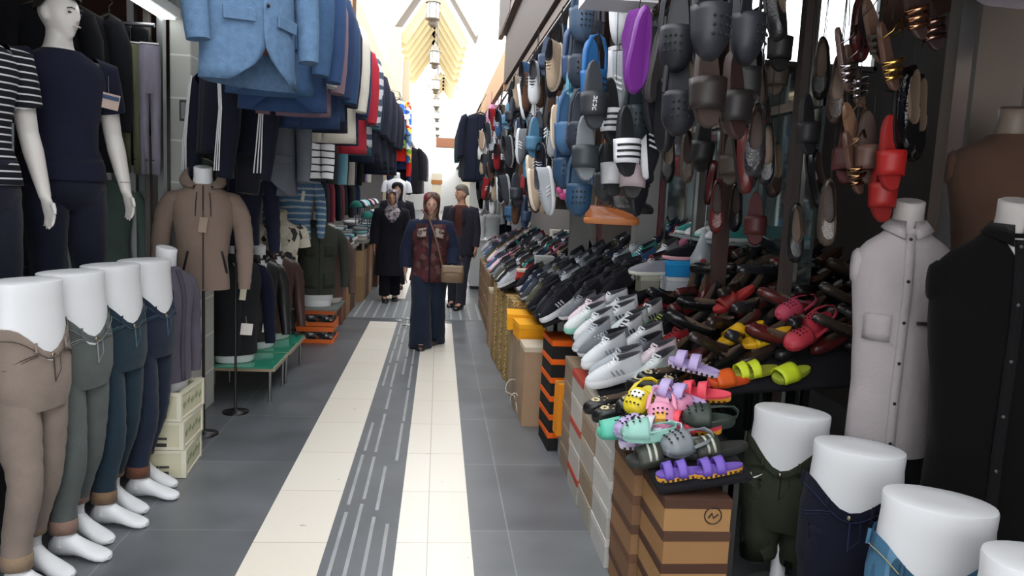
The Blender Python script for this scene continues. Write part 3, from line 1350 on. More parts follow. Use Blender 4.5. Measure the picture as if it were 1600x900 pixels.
# ---- headless torso form wearing a top ----
def torso_form(label, loc, rz, mat, style='shirt', sleeve='long', sc=1.0, H=.0, neck=1, collar=None, placket=None, buttons=None, pockets=None, tagc=None, hood=None, zipc=None, wr=.02, sleeve_mat=None, base='pole', group=None, length=.66, wide=1.0, neckmat=None, extra=None, name='torso_mannequin', phase=1.0, openv=0, armbend=.25, yoke=None, lower=None, hoodmat=None):
    """loc = where the form stands; hem height above it is H"""
    r = empty(name, loc, rz, scale=sc)
    tag(r, label, 'mannequin', group)
    nm = neckmat or WHT
    hz = H
    top = hz + length
    W_ = .205 * wide
    m = MB()
    pz = .07 if base == 'pole' else 0
    # neck block with slanted flat cut
    m.loft([ring(0, 0, hz - .06 + pz, .13 * wide, .092, 24, 2.2), ring(0, 0, hz - .05 + pz, .14 * wide, .10, 24, 2.2), ring(0, 0, hz + .05, .145 * wide, .10, 24, 2.2), ring(0, 0, hz + .2, .135 * wide, .09, 24), ring(0, 0, top - .2, .15 * wide, .09, 24), ring(0, .012, top - .05, .065, .06, 24), ring(0, .008, top + .0, .062, .06, 24), ring(0, .0, top + .05, .054, .056, 24), ring(0, -.006, top + .10, .054, .058, 24, ty=.22), ring(0, -.006, top + .104, .046, .05, 24, ty=.22)], 0, (1, 1))
    if base == 'pole':
        m2 = MB()
        m2.loft([ring(0, 0, z, q, q, 16) for z, q in ((0, .09), (.008, .09), (.016, .02), (.03, .009), (hz + .05, .009))])
        m2.build('stand', metal('#3a3a3c', .4), r)
    elif base == 'stump':
        m2 = MB()
        m2.loft([ring(0, 0, 0, .125 * wide, .09, 24, 2.2), ring(0, 0, hz * .5, .13 * wide, .095, 24, 2.2), ring(0, 0, hz, .142 * wide, .10, 24, 2.2)], 0, (1, 1))
        m2.build('hip_block', nm, r)
    m.build('body', nm, r)
    m = MB()
    prof = [(0, .158, .112), (.08, .158, .112), (.2, .15, .108), (.34, .165, .115), (.46, .185, .122), (.54, .195, .115), (.585, .185, .10), (.615, .15, .088), (.64, .10, .076), (.66, .072, .066)]
    R = []
    pr = []
    for i in range(len(prof) - 1):
        for t in (0, .5):
            pr.append(tuple(prof[i][j] * (1 - t) + prof[i + 1][j] * t for j in range(3)))
    pr.append(prof[-1])
    k = length / .66
    for z, a, b in pr:
        amp = wr * (1 if z < .5 else .3)
        R.append(ring(0, 0, hz + z * k, a * wide, b, 32, 2.2 if z < .55 else 2.0, wr=amp, sd=phase))
    m.loft(R, 0, (0, 0))
    m.loft([R[0], [(x * .93, y * .93, z + .02) for x, y, z in R[0]]], 0, (0, 0))
    m.build('garment', mat, r, solid=0)
    sm_ = sleeve_mat or mat
    shz = hz + .575 * k
    for q in (-1, 1):
        m = MB()
        if sleeve == 'long':
            pts = [(q * .11 * wide, 0, shz + .0), (q * .178 * wide, 0, shz - .022), (q * .218 * wide, .0, shz - .09), (q * (.24) * wide, .008, shz - .19), (q * .25 * wide, .012, shz - .29), (q * .252 * wide, .0, shz - .38), (q * .25 * wide, -.03 * armbend * 4, shz - .48), (q * .247 * wide, -.05 * armbend * 4, shz - .56)]
            rd = [.045, .060, .060, .056, .052, .048, .042, .036]
            P2, R2 = [], []
            for i in range(len(pts) - 1):
                for t in (0, .33, .66):
                    P2.append(Vector(pts[i]).lerp(Vector(pts[i + 1]), t))
                    R2.append((rd[i] * (1 - t) + rd[i + 1] * t) * (1 + .05 * sin(i * 5 + t * 9 + phase) * (1 if i > 1 else 0)))
            P2.append(Vector(pts[-1]))
            R2.append(rd[-1])
            m.tube(P2, R2, 14, 0, (0, 1))
            m.build('sleeve', sm_, r)
        elif sleeve == 'short':
            m.tube([(q * .15 * wide, 0, shz + .005), (q * .195 * wide, 0, shz - .02), (q * .215 * wide, 0, shz - .08), (q * .23 * wide, 0, shz - .17)], [.055, .062, .06, .058], 14, 0, (0, 1))
            m.build('sleeve', sm_, r)
        else:
            m.loft([[(q * (.165 + dx) * wide, y * s_, shz - .045 + z * s_) for y, z in [(.055 * cos(t), .07 * sin(t)) for t in [2 * pi * i / 16 for i in range(16)]]] for dx, s_ in ((-.01, 1.0), (.018, 1.0), (.032, .8), (.036, .3))], 0, (0, 1))
            m.build('armhole', sm_, r)

    def front(x, z, pad=.004):
        """point on the front of the garment at height fraction"""
        zz = (z - hz) / k
        a = b = None
        for i in range(len(prof) - 1):
            if prof[i][0] <= zz <= prof[i + 1][0]:
                t = (zz - prof[i][0]) / (prof[i + 1][0] - prof[i][0])
                a = prof[i][1] * (1 - t) + prof[i + 1][1] * t
                b = prof[i][2] * (1 - t) + prof[i + 1][2] * t
        if a is None:
            a, b = prof[0][1:] if zz < 0 else prof[-1][1:]
        f = max(0, 1 - (abs(x) / (a * wide)) ** 2.2) ** (1 / 2.2)
        return Vector((x, -b * f - pad, z))
    if placket:
        m = MB()
        zs = [hz + .01 + (length - .03) * i / 14 for i in range(15)]
        m.grid([[front(x, z, .006) for x in (-.016, 0, .016)] for z in zs])
        m.build('placket', placket, r, solid=.004)
    if zipc:
        m = MB()
        m.tube([front(0, hz + .01 + (length - .02) * i / 14, .006) for i in range(15)], .004, 6)
        m.build('zip', zipc, r)
    if buttons:
        nb, bmm = buttons
        for i in range(nb):
            m = MB()
            p = front(0, hz + .06 + (length - .1) * i / (nb - 1), .011)
            m.ball(p, (.0065, .003, .0065), 5)
            m.build('button', bmm, r)
    if pockets:
        for (x, z, w_, h_, pm, tilt_) in pockets:
            m = MB()
            c = front(x, hz + z, .006)
            g = []
            for i in range(4):
                row = []
                for j in range(5):
                    xx = (j / 4 - .5) * w_
                    zz = (i / 3 - .5) * h_
                    xr, zr = xx * cos(tilt_) - zz * sin(tilt_), xx * sin(tilt_) + zz * cos(tilt_)
                    row.append(front(x + xr, hz + z + zr, .006))
                g.append(row)
            m.grid(g)
            m.build('pocket', pm, r, solid=.005)
    if collar:
        for q in (-1, 1):
            m = MB()
            g = []
            for i in range(9):
                a = pi / 2 + q * pi * (i / 8) * .93
                c, s_ = cos(a), sin(a)
                zb = top - .002
                up = (c * .066, s_ * .064 + .004, zb + .038 - .012 * (i / 8))
                dn = (c * .092, s_ * .088 + .002 - .012 * (i / 8), zb + .006 - .045 * (i / 8) ** 3)
                g.append([(c * .062, s_ * .06 + .004, zb), up, dn])
            m.grid(g)
            m.build('collar', collar, r, solid=.004)
    if hood:
        m = MB()
        g = []
        for i in range(7):
            t = i / 6
            row = []
            for j in range(21):
                a = pi / 2 + (j / 20 - .5) * 2 * pi * .86
                c, s_ = cos(a), sin(a)
                rr = .105 + .04 * sin(t * pi) - .018 * t
                row.append((c * rr, s_ * rr * 1.0 + .02 + .05 * t * max(0, s_), top - .03 + .17 * t * (.5 + .5 * s_) + .02 * t))
            g.append(row)
        m.grid(g)
        m.grid([[(x * .9, y * .88 + .004, z - .008) for x, y, z in row] for row in g][::-1], 1)
        m.build('hood', [mat, hood], r)
        for q in (-1, 1):
            m = MB()
            m.tube([front(q * .035, top - .05, .012), front(q * .04, top - .10, .012), front(q * .044, top - .19, .014)], .003, 5)
            m.build('drawstring', cloth('#3a3434'), r)
    if openv:
        # shirt front open in a V showing the form
        m = MB()
        g = [[front(x * (1 - t), top - .015 - openv * t, .004) for x in (-.045, -.02, 0, .02, .045)] for t in [i / 6 for i in range(7)]]
        m.grid(g)
        m.build('neck_opening', nm, r, solid=.003)
    if tagc:
        for (x, z, w_, h_, cm) in tagc:
            m = MB()
            c = front(x, hz + z, .03)
            m.box(c, (w_, .002, h_), 0, rot=(.0, .12, 0))
            m.tube([c + Vector((0, .0, h_ / 2)), front(x, hz + z + h_ / 2 + .05, .004)], .001, 4)
            m.build('price_tag', cm, r)
    if lower:
        m = MB()
        m.loft([ring(0, 0, hz - .22, .15 * wide, .105, 28, 2.2), ring(0, 0, hz - .1, .155 * wide, .11, 28, 2.2), ring(0, 0, hz + .01, .15 * wide, .105, 28, 2.2)], 0, (1, 0))
        m.build('trousers', lower, r)
    sub_of(r, {'pocket': 'garment', 'button': 'garment', 'zip': 'garment', 'placket': 'garment', 'collar': 'garment', 'drawstring': 'garment'})
    return r


# ---- tailored jacket on a hanger ----
def blazer(mat, lining, L=.74, W=.46, detail=True, name='hanging_blazer', button=None, depth=.16, plaid=None, closed=False):
    r = empty(name)  # origin at hanger hook
    zt = -.10   # shoulder neck point

    def sec(u):  # half width at height fraction u (0 shoulder, 1 hem)
        return W / 2 * (.80 + .0 * u + .08 * sin(u * pi) * 0 + .12 * u)

    def zz(x, u):
        sh = .06 * (abs(x) / (W / 2)) ** 1.3
        return zt - sh * (1 - u) - L * u
    # back panel
    m = MB()
    g = []
    for i in range(13):
        u = i / 12
        hw = sec(u)
        row = []
        for j in range(13):
            t = j / 12 * 2 - 1
            x = hw * t
            y = depth / 2 * (1 - abs(t) ** 2.6) * (.7 + .3 * u) * (1 + .05 * sin(t * 9))
            row.append((x, y, zz(x, u)))
        g.append(row)
    m.grid(g)
    # front panels with cutaway
    for q in (-1, 1):
        g = []
        for i in range(17):
            u = i / 16
            hw = sec(u)
            if closed:
                x0 = -.01 * q
            else:
                x0 = (.055 - .065 * min(1, u / .45)) if u < .45 else (-.01 + .12 * max(0, (u - .72) / .28) ** 2.2)
            row = []
            for j in range(9):
                t = j / 8
                x = q * (x0 + (hw - x0) * t)
                tt = abs(x) / hw
                y = -depth / 2 * max(0, 1 - tt ** 2.6) * (.7 + .3 * u) + (-.004 if q > 0 else 0)
                zc_ = zz(x, u)
                if u > .8 and not closed:
                    zc_ += .03 * max(0, 1 - t * 3) * (u - .8) / .2
                row.append((x, y, zc_))
            g.append(row)
        m.grid(g)
    m.build('jacket_body', mat, r, solid=.006)
    for q in (-1, 1):
        m = MB()
        pts = [(q * (W / 2 - .06), 0, zt - .035), (q * (W / 2 - .02), 0, zt - .06), (q * (W / 2 + .01), -.005, zt - .16), (q * (W / 2 + .02), -.012, zt - .33), (q * (W / 2 + .02), -.03, zt - .48), (q * (W / 2 + .012), -.045, zt - .62)]
        m.tube(pts, [.05, .062, .062, .055, .05, .044], 12, 0, (0, 1))
        m.build('sleeve', mat, r)
    # lapels
    if detail and not closed:
        for q in (-1, 1):
            m = MB()
            g = []
            for i in range(9):
                u = .45 * i / 8
                x0 = .055 - .065 * min(1, u / .45)
                wl = .075 * sin(pi * min(1, (1 - i / 8) * .8 + .0)) if i else .05
                y = -depth / 2 * .8 - .008
                g.append([(q * x0, y, zz(x0, u)), (q * (x0 + wl * .5), y - .004, zz(x0, u) + .004), (q * (x0 + wl), y + .002, zz(x0, u) + .012)])
            m.grid(g)
            m.build('lapel', mat, r, solid=.005)
        for q in (-1, 1):
            m = MB()
            hw = sec(.68)
            x = q * hw * .52
            y = -depth / 2 * (1 - .52 ** 2.6) * .9 - .012
            m.box((x, y, zz(0, .66)), (.13, .008, .05), 0, rot=(0, q * .06, q * .28))
            m.build('pocket_flap', mat, r, bevel=.002)
        for k in range(2):
            m = MB()
            m.ball((.0, -depth / 2 - .008, zz(0, .47 + k * .12)), (.010, .004, .010), 6)
            m.build('button', button or plast('#1d1d22'), r)
        m = MB()
        g = []
        for i in range(9):
            u = i / 10
            hw = sec(u) * .9
            g.append([(hw * (j / 6 * 2 - 1), depth / 2 * .7 * (1 - abs(j / 6 * 2 - 1) ** 2) - .012, zz(0, u) - .01) for j in range(7)])
        m.grid(g)
        m.build('lining', lining, r, solid=.003)
    m = MB()
    m.tube([(-W / 2 + .07, 0, zt - .03), (0, 0, zt + .03), (W / 2 - .07, 0, zt - .03)], .012, 8)
    m.tube([(0, 0, zt + .03), (0, 0, -.03), (.02, 0, -.005), (.0, 0, .015), (-.02, 0, 0)], .003, 6)
    m.build('hanger', plast('#2a2622'), r)
    sub_of(r, {'pocket_flap': 'jacket_body', 'button': 'jacket_body', 'lapel': 'jacket_body'})
    note_kids(r)
    return r

# ================= FIGURES =================
def human(root, S, mat, arms, legs, headyaw=0, headtilt=0, vox=.0075, female=0, shoes=True, broad=1.0):
    """one continuous body. S = height scale (1 = 1.75 m); arms = two lists shoulder, elbow, wrist, hand direction; legs = two lists hip, knee, ankle, yaw"""
    m = MB()
    b = broad
    prof = [(.78, .06, .07, .0), (.86, .16, .11, .0), (.93, .165, .11, .0), (1.02, .135 * b, .095, 0), (1.10, .125 * b, .09, -.002), (1.22, .15 * b, .105, 0), (1.34, .175 * b, .108, .0), (1.42, .165 * b, .09, .01), (1.46, .10, .07, .015), (1.485, .062, .06, .02), (1.53, .052, .055, .012), (1.60, .05, .055, .005)]
    m.loft([ring(0, y * S, z * S, a * S, d * S, 24, 2.2) for z, a, d, y in prof])
    for (sh, el, wr_, hd, side) in arms:
        sh, el, wr_ = Vector(sh) * S, Vector(el) * S, Vector(wr_) * S
        pts = [sh.lerp(Vector((0, sh.y, sh.z)), .35), sh, sh.lerp(el, .3), sh.lerp(el, .7), el, el.lerp(wr_, .3), el.lerp(wr_, .75), wr_, wr_ + (wr_ - el).normalized() * .02 * S]
        m.tube(pts, [k * S for k in (.05, .056, .052, .044, .040, .041, .032, .026, .025)], 14)
        hand_mesh(m, wr_ + (wr_ - el).normalized() * .012 * S, hd, side, .45, S)
    for (hp, kn, an, yw) in legs:
        hp, kn, an = Vector(hp) * S, Vector(kn) * S, Vector(an) * S
        pts = [hp + Vector((0, 0, .06)) * S, hp, hp.lerp(kn, .35), hp.lerp(kn, .8), kn, kn.lerp(an, .3), kn.lerp(an, .6), an]
        m.tube(pts, [k * S for k in (.07, .085, .08, .062, .056, .058, .048, .034)], 14)
        T0 = m.T.copy()
        m.T = Matrix.Translation((0, 0, an.z - .075 * S))
        foot_mesh(m, (an.x, an.y), S * .98, 0, yw)
        m.T = T0
    hc = Vector((0, .0, 1.515 * S))
    head_mesh(m, hc, S, headyaw, headtilt, 0, female)
    ears(m, hc, S, headyaw, headtilt)
    m.build('body', mat, root, remesh=vox)
    return hc


def std_arms(S=1, dx=.0, fwd=0):
    return [((q * .19, .005, 1.40), (q * (.235 + dx), .02, 1.12), (q * (.25 + dx), -.04 - fwd, .88), (q * .05, -.12, -1), q) for q in (-1, 1)]


def walk_legs(a=.12, b=-.10):
    return [((-.085, 0, .86), (-.09, -.04 - a * .6, .48), (-.09, -a, .085), .05), ((.085, 0, .86), (.09, -.03 - b * .5, .48), (.09, -b, .085), -.05)]


def shirt_on(root, S, mat, arms, hem=.80, hem_r=(.175, .125), sleeve='short', wr=.012, name='shirt', neck=1.475, sl_mat=None, pad=.010, broad=1.0, flare=0, nz=1.0, slr=0):
    m = MB()
    b = broad
    prof = [(hem, hem_r[0] + flare, hem_r[1] + flare), (hem + (1.05 - hem) * .5, (hem_r[0] + .145 * b) / 2 + .01 + flare * .5, .115 + flare * .5), (1.05, .142 * b, .105), (1.14, .142 * b, .105), (1.24, .16 * b, .118), (1.34, .182 * b, .12), (1.405, .178 * b, .102), (1.445, .125 * b, .085), (neck - .005, .078, .074), (neck, .074, .07)]
    R = []
    for i in range(len(prof) - 1):
        for t in (0, .5):
            z, a, d = [prof[i][j] * (1 - t) + prof[i + 1][j] * t for j in range(3)]
            R.append(ring(0, .005 * S, z * S, (a + pad) * S, (d + pad) * S, 32, 2.2, wr=wr if z < 1.35 else wr * .3, sd=2))
    z, a, d = prof[-1]
    R.append(ring(0, .01 * S, z * S, (a + pad) * S, (d + pad) * S, 32, 2.2))
    m.loft(R, 0, (0, 0))
    m.build(name, mat, root)
    if sleeve == 'none':
        return
    for (sh, el, wr_, hd, side) in arms:
        sh, el, wr_ = Vector(sh) * S, Vector(el) * S, Vector(wr_) * S
        m = MB()
        x = pad + .006 + slr
        if sleeve == 'short':
            pts = [sh.lerp(Vector((0, sh.y, sh.z)), .25), sh, sh.lerp(el, .3), sh.lerp(el, .62)]
            rr = [.054, .060, .058, .056]
        else:
            pts = [sh.lerp(Vector((0, sh.y, sh.z)), .25), sh, sh.lerp(el, .3), sh.lerp(el, .65), sh.lerp(el, .92), el.lerp(wr_, .08), el.lerp(wr_, .3), el.lerp(wr_, .6), el.lerp(wr_, .9)]
            rr = [.054, .060, .057, .052, .05, .049, .048, .042, .036]
        m.tube(pts, [(k + x) * S for k in rr], 14, 0, (0, 1))
        m.build('sleeve', sl_mat or mat, root)


def trousers_on(root, S, mat, legs, wide=1.0, flare=0.0, hem=.06, name='trousers'):
    m = MB()
    m.loft([ring(0, 0, z * S, a * S, d * S, 28, 2.2, wr=.006, sd=1) for z, a, d in ((.765, .13, .08), (.80, .165, .112), (.87, .178, .126), (.94, .176, .122), (1.0, .158, .112), (1.03, .150, .106))], 0, (1, 0))
    for (hp, kn, an, yw) in legs:
        hp, kn, an = Vector(hp) * S, Vector(kn) * S, Vector(an) * S
        P2, R2 = [], []
        base = [(hp + Vector((0, 0, .03)) * S, .088), (hp, .094), (hp.lerp(kn, .35), .088), (hp.lerp(kn, .8), .073), (kn, .068), (kn.lerp(an, .3), .068), (kn.lerp(an, .6), .063), (Vector((an.x, an.y, hem * S)), .062)]
        for i in range(len(base) - 1):
            for t in (0, .33, .66):
                k = (i + t) / (len(base) - 1)
                P2.append(base[i][0].lerp(base[i + 1][0], t))
                R2.append((base[i][1] * (1 - t) + base[i + 1][1] * t) * S * (wide + flare * k ** 2) * (1 + .02 * sin(i * 7 + t * 11)))
        P2.append(base[-1][0])
        R2.append(base[-1][1] * S * (wide + flare))
        m.tube(P2, R2, 16, 0, (0, 1))
    m.build(name, mat, root)


def shoes_on(root, S, mat, legs):
    for (hp, kn, an, yw) in legs:
        an = Vector(an) * S
        m = MB()
        m.T = Matrix.Translation((an.x, an.y - .0, an.z - .085 * S)) @ Matrix.Rotation(yw, 4, 'Z') @ Matrix.Scale(S, 4)
        R = []
        for y, w_, z0, z1 in ((.075, .02, .0, .05), (.066, .034, .0, .085), (.02, .042, .0, .105), (-.03, .043, .0, .10), (-.08, .047, .0, .08), (-.13, .052, .0, .062), (-.18, .050, .0, .052), (-.21, .038, .0, .042), (-.222, .018, .002, .03)):
            R.append([(w_ * cos(t), y, (z0 + z1) / 2 + (z1 - z0) / 2 * (abs(sin(t)) ** .7 * (1 if sin(t) > 0 else -1))) for t in [2 * pi * i / 14 for i in range(14)]])
        m.loft(R)
        m.build('shoe', mat, root)


def headscarf(root, hc, S, yaw, mat, drop=.16, spread=.17, tail=0, name='headscarf', front=1):
    m = MB()
    m.T = Matrix.Translation(hc) @ Euler((0, 0, yaw)).to_matrix().to_4x4() @ Matrix.Scale(S, 4)
    g = []
    # rows from the crown down: z, radius x, radius y, opening half angle
    rows = [(.262, .01, .01, 0), (.258, .045, .055, .0), (.24, .075, .09, .0), (.215, .09, .108, .12), (.195, .095, .112, .45), (.16, .096, .113, .72), (.12, .094, .110, .82), (.08, .09, .105, .80), (.045, .085, .100, .68), (.015, .082, .095, .45), (-.01, .083, .092, .1), (-.05, .095, .098, .0), (-.09, .125, .112, 0), (-drop, spread, .135, 0)]
    for i, (z, rx, ry, op) in enumerate(rows):
        row = []
        for j in range(33):
            a = -pi / 2 + op + (2 * pi - 2 * op) * j / 32
            f = 1 + .02 * sin(6 * a + i)
            row.append((cos(a) * rx * f, .012 + sin(a) * ry * f - (.006 if abs(op) > 0 and j in (0, 32) else 0), z - (.03 * front * max(0, -sin(a)) if i > 11 else 0)))
        g.append(row)
    m.grid(g)
    m.build(name, mat, root, solid=.006)
    if tail:
        m = MB()
        m.T = Matrix.Translation(hc) @ Matrix.Scale(S, 4)
        g = []
        for i in range(10):
            t = i / 9
            z = -.02 - tail * t
            w_ = .05 + .10 * sin(pi * min(1, t * 1.0)) * (1 - t * .55)
            g.append([(w_ * (j / 8 * 2 - 1), -.115 - .035 * (1 - (j / 8 * 2 - 1) ** 2) + .006 * sin(j * 2.2 + i), z + .02 * abs(j / 8 * 2 - 1)) for j in range(9)])
        m.grid(g)
        m.build('scarf_front', mat, root, solid=.012)


SKIN = M_('#b98a72', .55, 0, .06, 8, name='skin')
SKIN2 = M_('#c49a86', .55, 0, .06, 8, name='skin')

# --- woman with shoulder bag, walking towards us ---
base = P(668, 541, 7.85)
wm = empty('person', (-.075, 7.86, .003), radians(0))
tag(wm, 'woman in maroon patterned vest, wide navy jeans and brown headscarf, walking with a shoulder bag', 'person')
S = .885
arms = [((-.185, .005, 1.39), (-.27, .03, 1.13), (-.275, -.02, .88), (0, -.1, -1), -1), ((.185, .005, 1.39), (.265, .03, 1.14), (.255, -.11, .93), (.0, -.35, -1), 1)]
legs_ = [((-.085, 0, .86), (-.085, -.14, .48), (-.075, -.16, .085), .05), ((.085, 0, .86), (.085, .0, .48), (.075, .16, .10), -.05)]
hc = human(wm, S, SKIN2, arms, legs_, 0, .05, female=1, broad=1.2)
face_paint(wm, hc, S, 0, .05, '#9a4a4a')
trousers_on(wm, S, denim('#1c2536'), legs_, 1.35, .85, .015, 'wide_jeans')
shoes_on(wm, S, leather('#241c1c'), legs_)
NAVY = cloth('#20263a')
shirt_on(wm, S, NAVY, arms, .80, (.20, .15), 'long', broad=1.25, name='blouse', pad=.012, slr=.01)
VEST = patches(['#40282a', '#4c2a2e', '#562c32', '#3a2626', '#5c4440', '#4a2a2c'], 20, .9, 'patterned_wool')
m = MB()
for q in (-1, 1):
    g = []
    for i in range(14):
        t = i / 13
        z = (.76 + .66 * t)
        a = .225 * (1 - .14 * sin(pi * min(1, t * 1.3))) * (1 if t < .9 else .85)
        d = .168 - .02 * t
        x0 = .008 + .05 * max(0, t - .5)
        row = []
        for j in range(10):
            an = (x0 / a) + (pi / 2 + .1 - x0 / a) * j / 9
            row.append((q * sin(an) * a * S, -cos(an) * d * S, z * S))
        g.append(row)
    m.grid(g)
g = []
for i in range(14):
    t = i / 13
    z = (.76 + .66 * t)
    a = .225 * (1 - .14 * sin(pi * min(1, t * 1.3))) * (1 if t < .9 else .85)
    g.append([(cos(pi * j / 12) * a * S, sin(pi * j / 12) * .155 * S, z * S) for j in range(13)])
m.grid(g)
m.build('vest', VEST, wm, solid=.012)
for q in (-1, 1):
    m = MB()
    m.grid([[(q * (.05 + .10 * j / 5) * S, (-.172 + .02 * (j / 5) ** 2) * S - .008, (1.28 + .10 * i / 5 - .02 * j / 5) * S) for j in range(6)] for i in range(6)])
    m.build('shoulder_pattern', patches(['#9a8c82', '#6a5c56', '#a89c92', '#4a3838'], 34, .9, 'woven_pattern'), wm, solid=.006)
headscarf(wm, hc, S, 0, patches(['#5a4a42', '#3a2e2c', '#6d5a50', '#6e2430'], 20, .8, 'scarf'), .14, .15)
bagr = empty('shoulder_bag', (.155, 7.65, .78))
tag(bagr, 'small tan brown shoulder bag held against the hip of the woman in maroon', 'bag')
m = MB()
m.loft([ring(0, 0, z, a, b, 24, 4) for z, a, b in ((-.09, .10, .03), (-.085, .11, .038), (0, .115, .042), (.07, .108, .036), (.08, .10, .03))])
m.build('body', leather('#7a6450'), bagr)
m = MB()
m.grid([[(.108 * (j / 8 * 2 - 1), -.046 + .004 * (i / 4), .085 - .075 * i / 4 - (.01 * (j / 8 * 2 - 1) ** 2) * i / 4) for j in range(9)] for i in range(5)])
m.build('flap', leather('#8b745c'), bagr, solid=.005)
m = MB()
m.tube([(-.10, 0, .07), (-.14, -.03, .22), (-.20, -.045, .42), (-.26, -.02, .55), (-.32, .04, .62), (-.33, .16, .62), (-.24, .32, .50), (-.08, .36, .3), (.08, .30, .14), (.10, .0, .07)], [(.010, .003)] * 10, 8)
m.build('strap', leather('#6a4c40'), bagr)

# --- woman in black with grey patterned scarf ---
w2 = empty('person', (-.66, 10.95, .004), radians(8))
tag(w2, 'woman in long black coat and grey patterned scarf, at left of the alley', 'person')
S = .89
arms = std_arms(dx=.01)
legs_ = walk_legs(.08, -.10)
hc = human(w2, S, SKIN, arms, legs_, -.1, .05, female=1, broad=1.15)
face_paint(w2, hc, S, -.1, .05)
BLK = cloth('#1b1b22')
trousers_on(w2, S, cloth('#15161d'), legs_, 1.25, .15, .10)
shoes_on(w2, S, leather('#141416'), legs_)
shirt_on(w2, S, BLK, arms, .42, (.20, .17), 'long', broad=1.25, name='coat', pad=.02, flare=.03, slr=.012)
SCF = patches(['#8a828a', '#4a444c', '#b5adb2', '#6d6068', '#a0979c'], 34, .9, 'scarf')
headscarf(w2, hc, S, -.1, SCF, .15, .165, .24)

# --- man in dark jacket, head turned to the left ---
mn = empty('person', (.30, 10.55, .004), radians(-18))
tag(mn, 'grey haired man in dark jacket over brown shirt, turned to look left behind the woman', 'person')
S = .955
arms = std_arms()
legs_ = walk_legs(-.06, .16)
hc = human(mn, S, SKIN, arms, legs_, -.75, .03)
face_paint(mn, hc, S, -.75, .03)
hair_mesh(hc, S, -.75, .03, .10, cloth('#6d6862'), mn)
trousers_on(mn, S, denim('#2c2e38'), legs_, 1.15, .05, .06)
shoes_on(mn, S, leather('#17171a'), legs_)
shirt_on(mn, S, cloth('#4a2c28'), arms, .9, (.15, .11), 'none', name='shirt', pad=.003, broad=.93)
m = MB()
g = []
for i in range(14):
    t = i / 13
    z = .74 + .70 * t
    a = .215 - .0 * t if t < .85 else .215 - .5 * (t - .85)
    d = .155 - .02 * t
    op = .22 + .12 * t
    g.append([(cos(-pi / 2 + op + (2 * pi - 2 * op) * j / 32) * a * S, (.005 + sin(-pi / 2 + op + (2 * pi - 2 * op) * j / 32) * d) * S, z * S) for j in range(33)])
m.grid(g)
m.build('jacket', cloth('#2b2a33'), mn, solid=.014)
for (sh, el, wr_, hd, side) in arms:
    sh, el, wr_ = Vector(sh) * S, Vector(el) * S, Vector(wr_) * S
    m = MB()
    m.tube([sh.lerp(Vector((0, sh.y, sh.z)), .3), sh, sh.lerp(el, .4), sh.lerp(el, .9), el.lerp(wr_, .15), el.lerp(wr_, .6), el.lerp(wr_, .95)], [k * S for k in (.066, .076, .072, .066, .064, .056, .05)], 14, 0, (0, 1))
    m.build('jacket_sleeve', cloth('#2b2a33'), mn)
for q in (-1, 1):
    m = MB()
    m.grid([[(q * (.055 + .02 * t + .05 * s_) * S, (-.135 - .012 * (1 - s_)) * S, (1.42 - .22 * t + .02 * s_) * S) for s_ in (0, .5, 1 - .6 * t)] for t in (0, .25, .5, .75, 1)])
    m.build('lapel', cloth('#2b2a33'), mn, solid=.008)

# --- person mostly hidden behind the woman in black ---
w4 = empty('person', (-.66, 12.3, .004), radians(5))
tag(w4, 'person in black head covering, mostly hidden behind the woman in black coat', 'person')
S = .95
arms = std_arms()
legs_ = walk_legs(.05, -.05)
hc = human(w4, S, SKIN2, arms, legs_, 0, 0, female=1)
face_paint(w4, hc, S, 0, 0)
trousers_on(w4, S, cloth('#1c1c22'), legs_, 1.2, .1, .08)
shoes_on(w4, S, leather('#17171a'), legs_)
shirt_on(w4, S, cloth('#22222a'), arms, .6, (.19, .15), 'long', name='coat', pad=.02, slr=.01)
headscarf(w4, hc, S, 0, cloth('#1b1b20'), .14, .16)


# ---------------- full mannequins on the left ----------------
def full_mannequin(loc, rz, label, shirtm, jeansm, S=1.03, wig=None, hyaw=0, wristband=False):
    r = empty('mannequin', loc, rz)
    tag(r, label, 'mannequin')
    arms = [((q * .19, .005, 1.40), (q * .255, .035, 1.12), (q * .275, -.03, .87), (q * .12, -.22, -1), q) for q in (-1, 1)]
    legs_ = [((-.085, 0, .86), (-.095, -.03, .48), (-.10, -.02, .085), .1), ((.085, 0, .86), (.10, -.02, .48), (.12, .02, .085), -.25)]
    hc = human(r, S, SKINW, arms, legs_, hyaw, 0)
    face_paint(r, hc, S, hyaw, 0, '#b8a8a0', '#4a4440')
    if wig:
        hair_mesh(hc, S, hyaw, 0, .13, cloth(wig), r)
    trousers_on(r, S, jeansm, legs_, 1.05, 0, .05, 'jeans')
    m = MB()
    m.loft([ring(0, 0, z * S, .168 * S, .122 * S, 28, 2.2) for z in (.965, 1.0)], 0, (0, 0))
    m.build('waistband', jeansm, r)
    shirt_on(r, S, shirtm, arms, .90, (.180, .130), 'short', .008, 't_shirt')
    if wristband:
        w_ = Vector(arms[1][2]) * S
        m = MB()
        m.loft([ring(w_.x, w_.y, w_.z + dz, .031, .031, 16) for dz in (.03, .034)], 0, (0, 0))
        m.build('wrist_seam', plast('#77726e'), r)
    return r


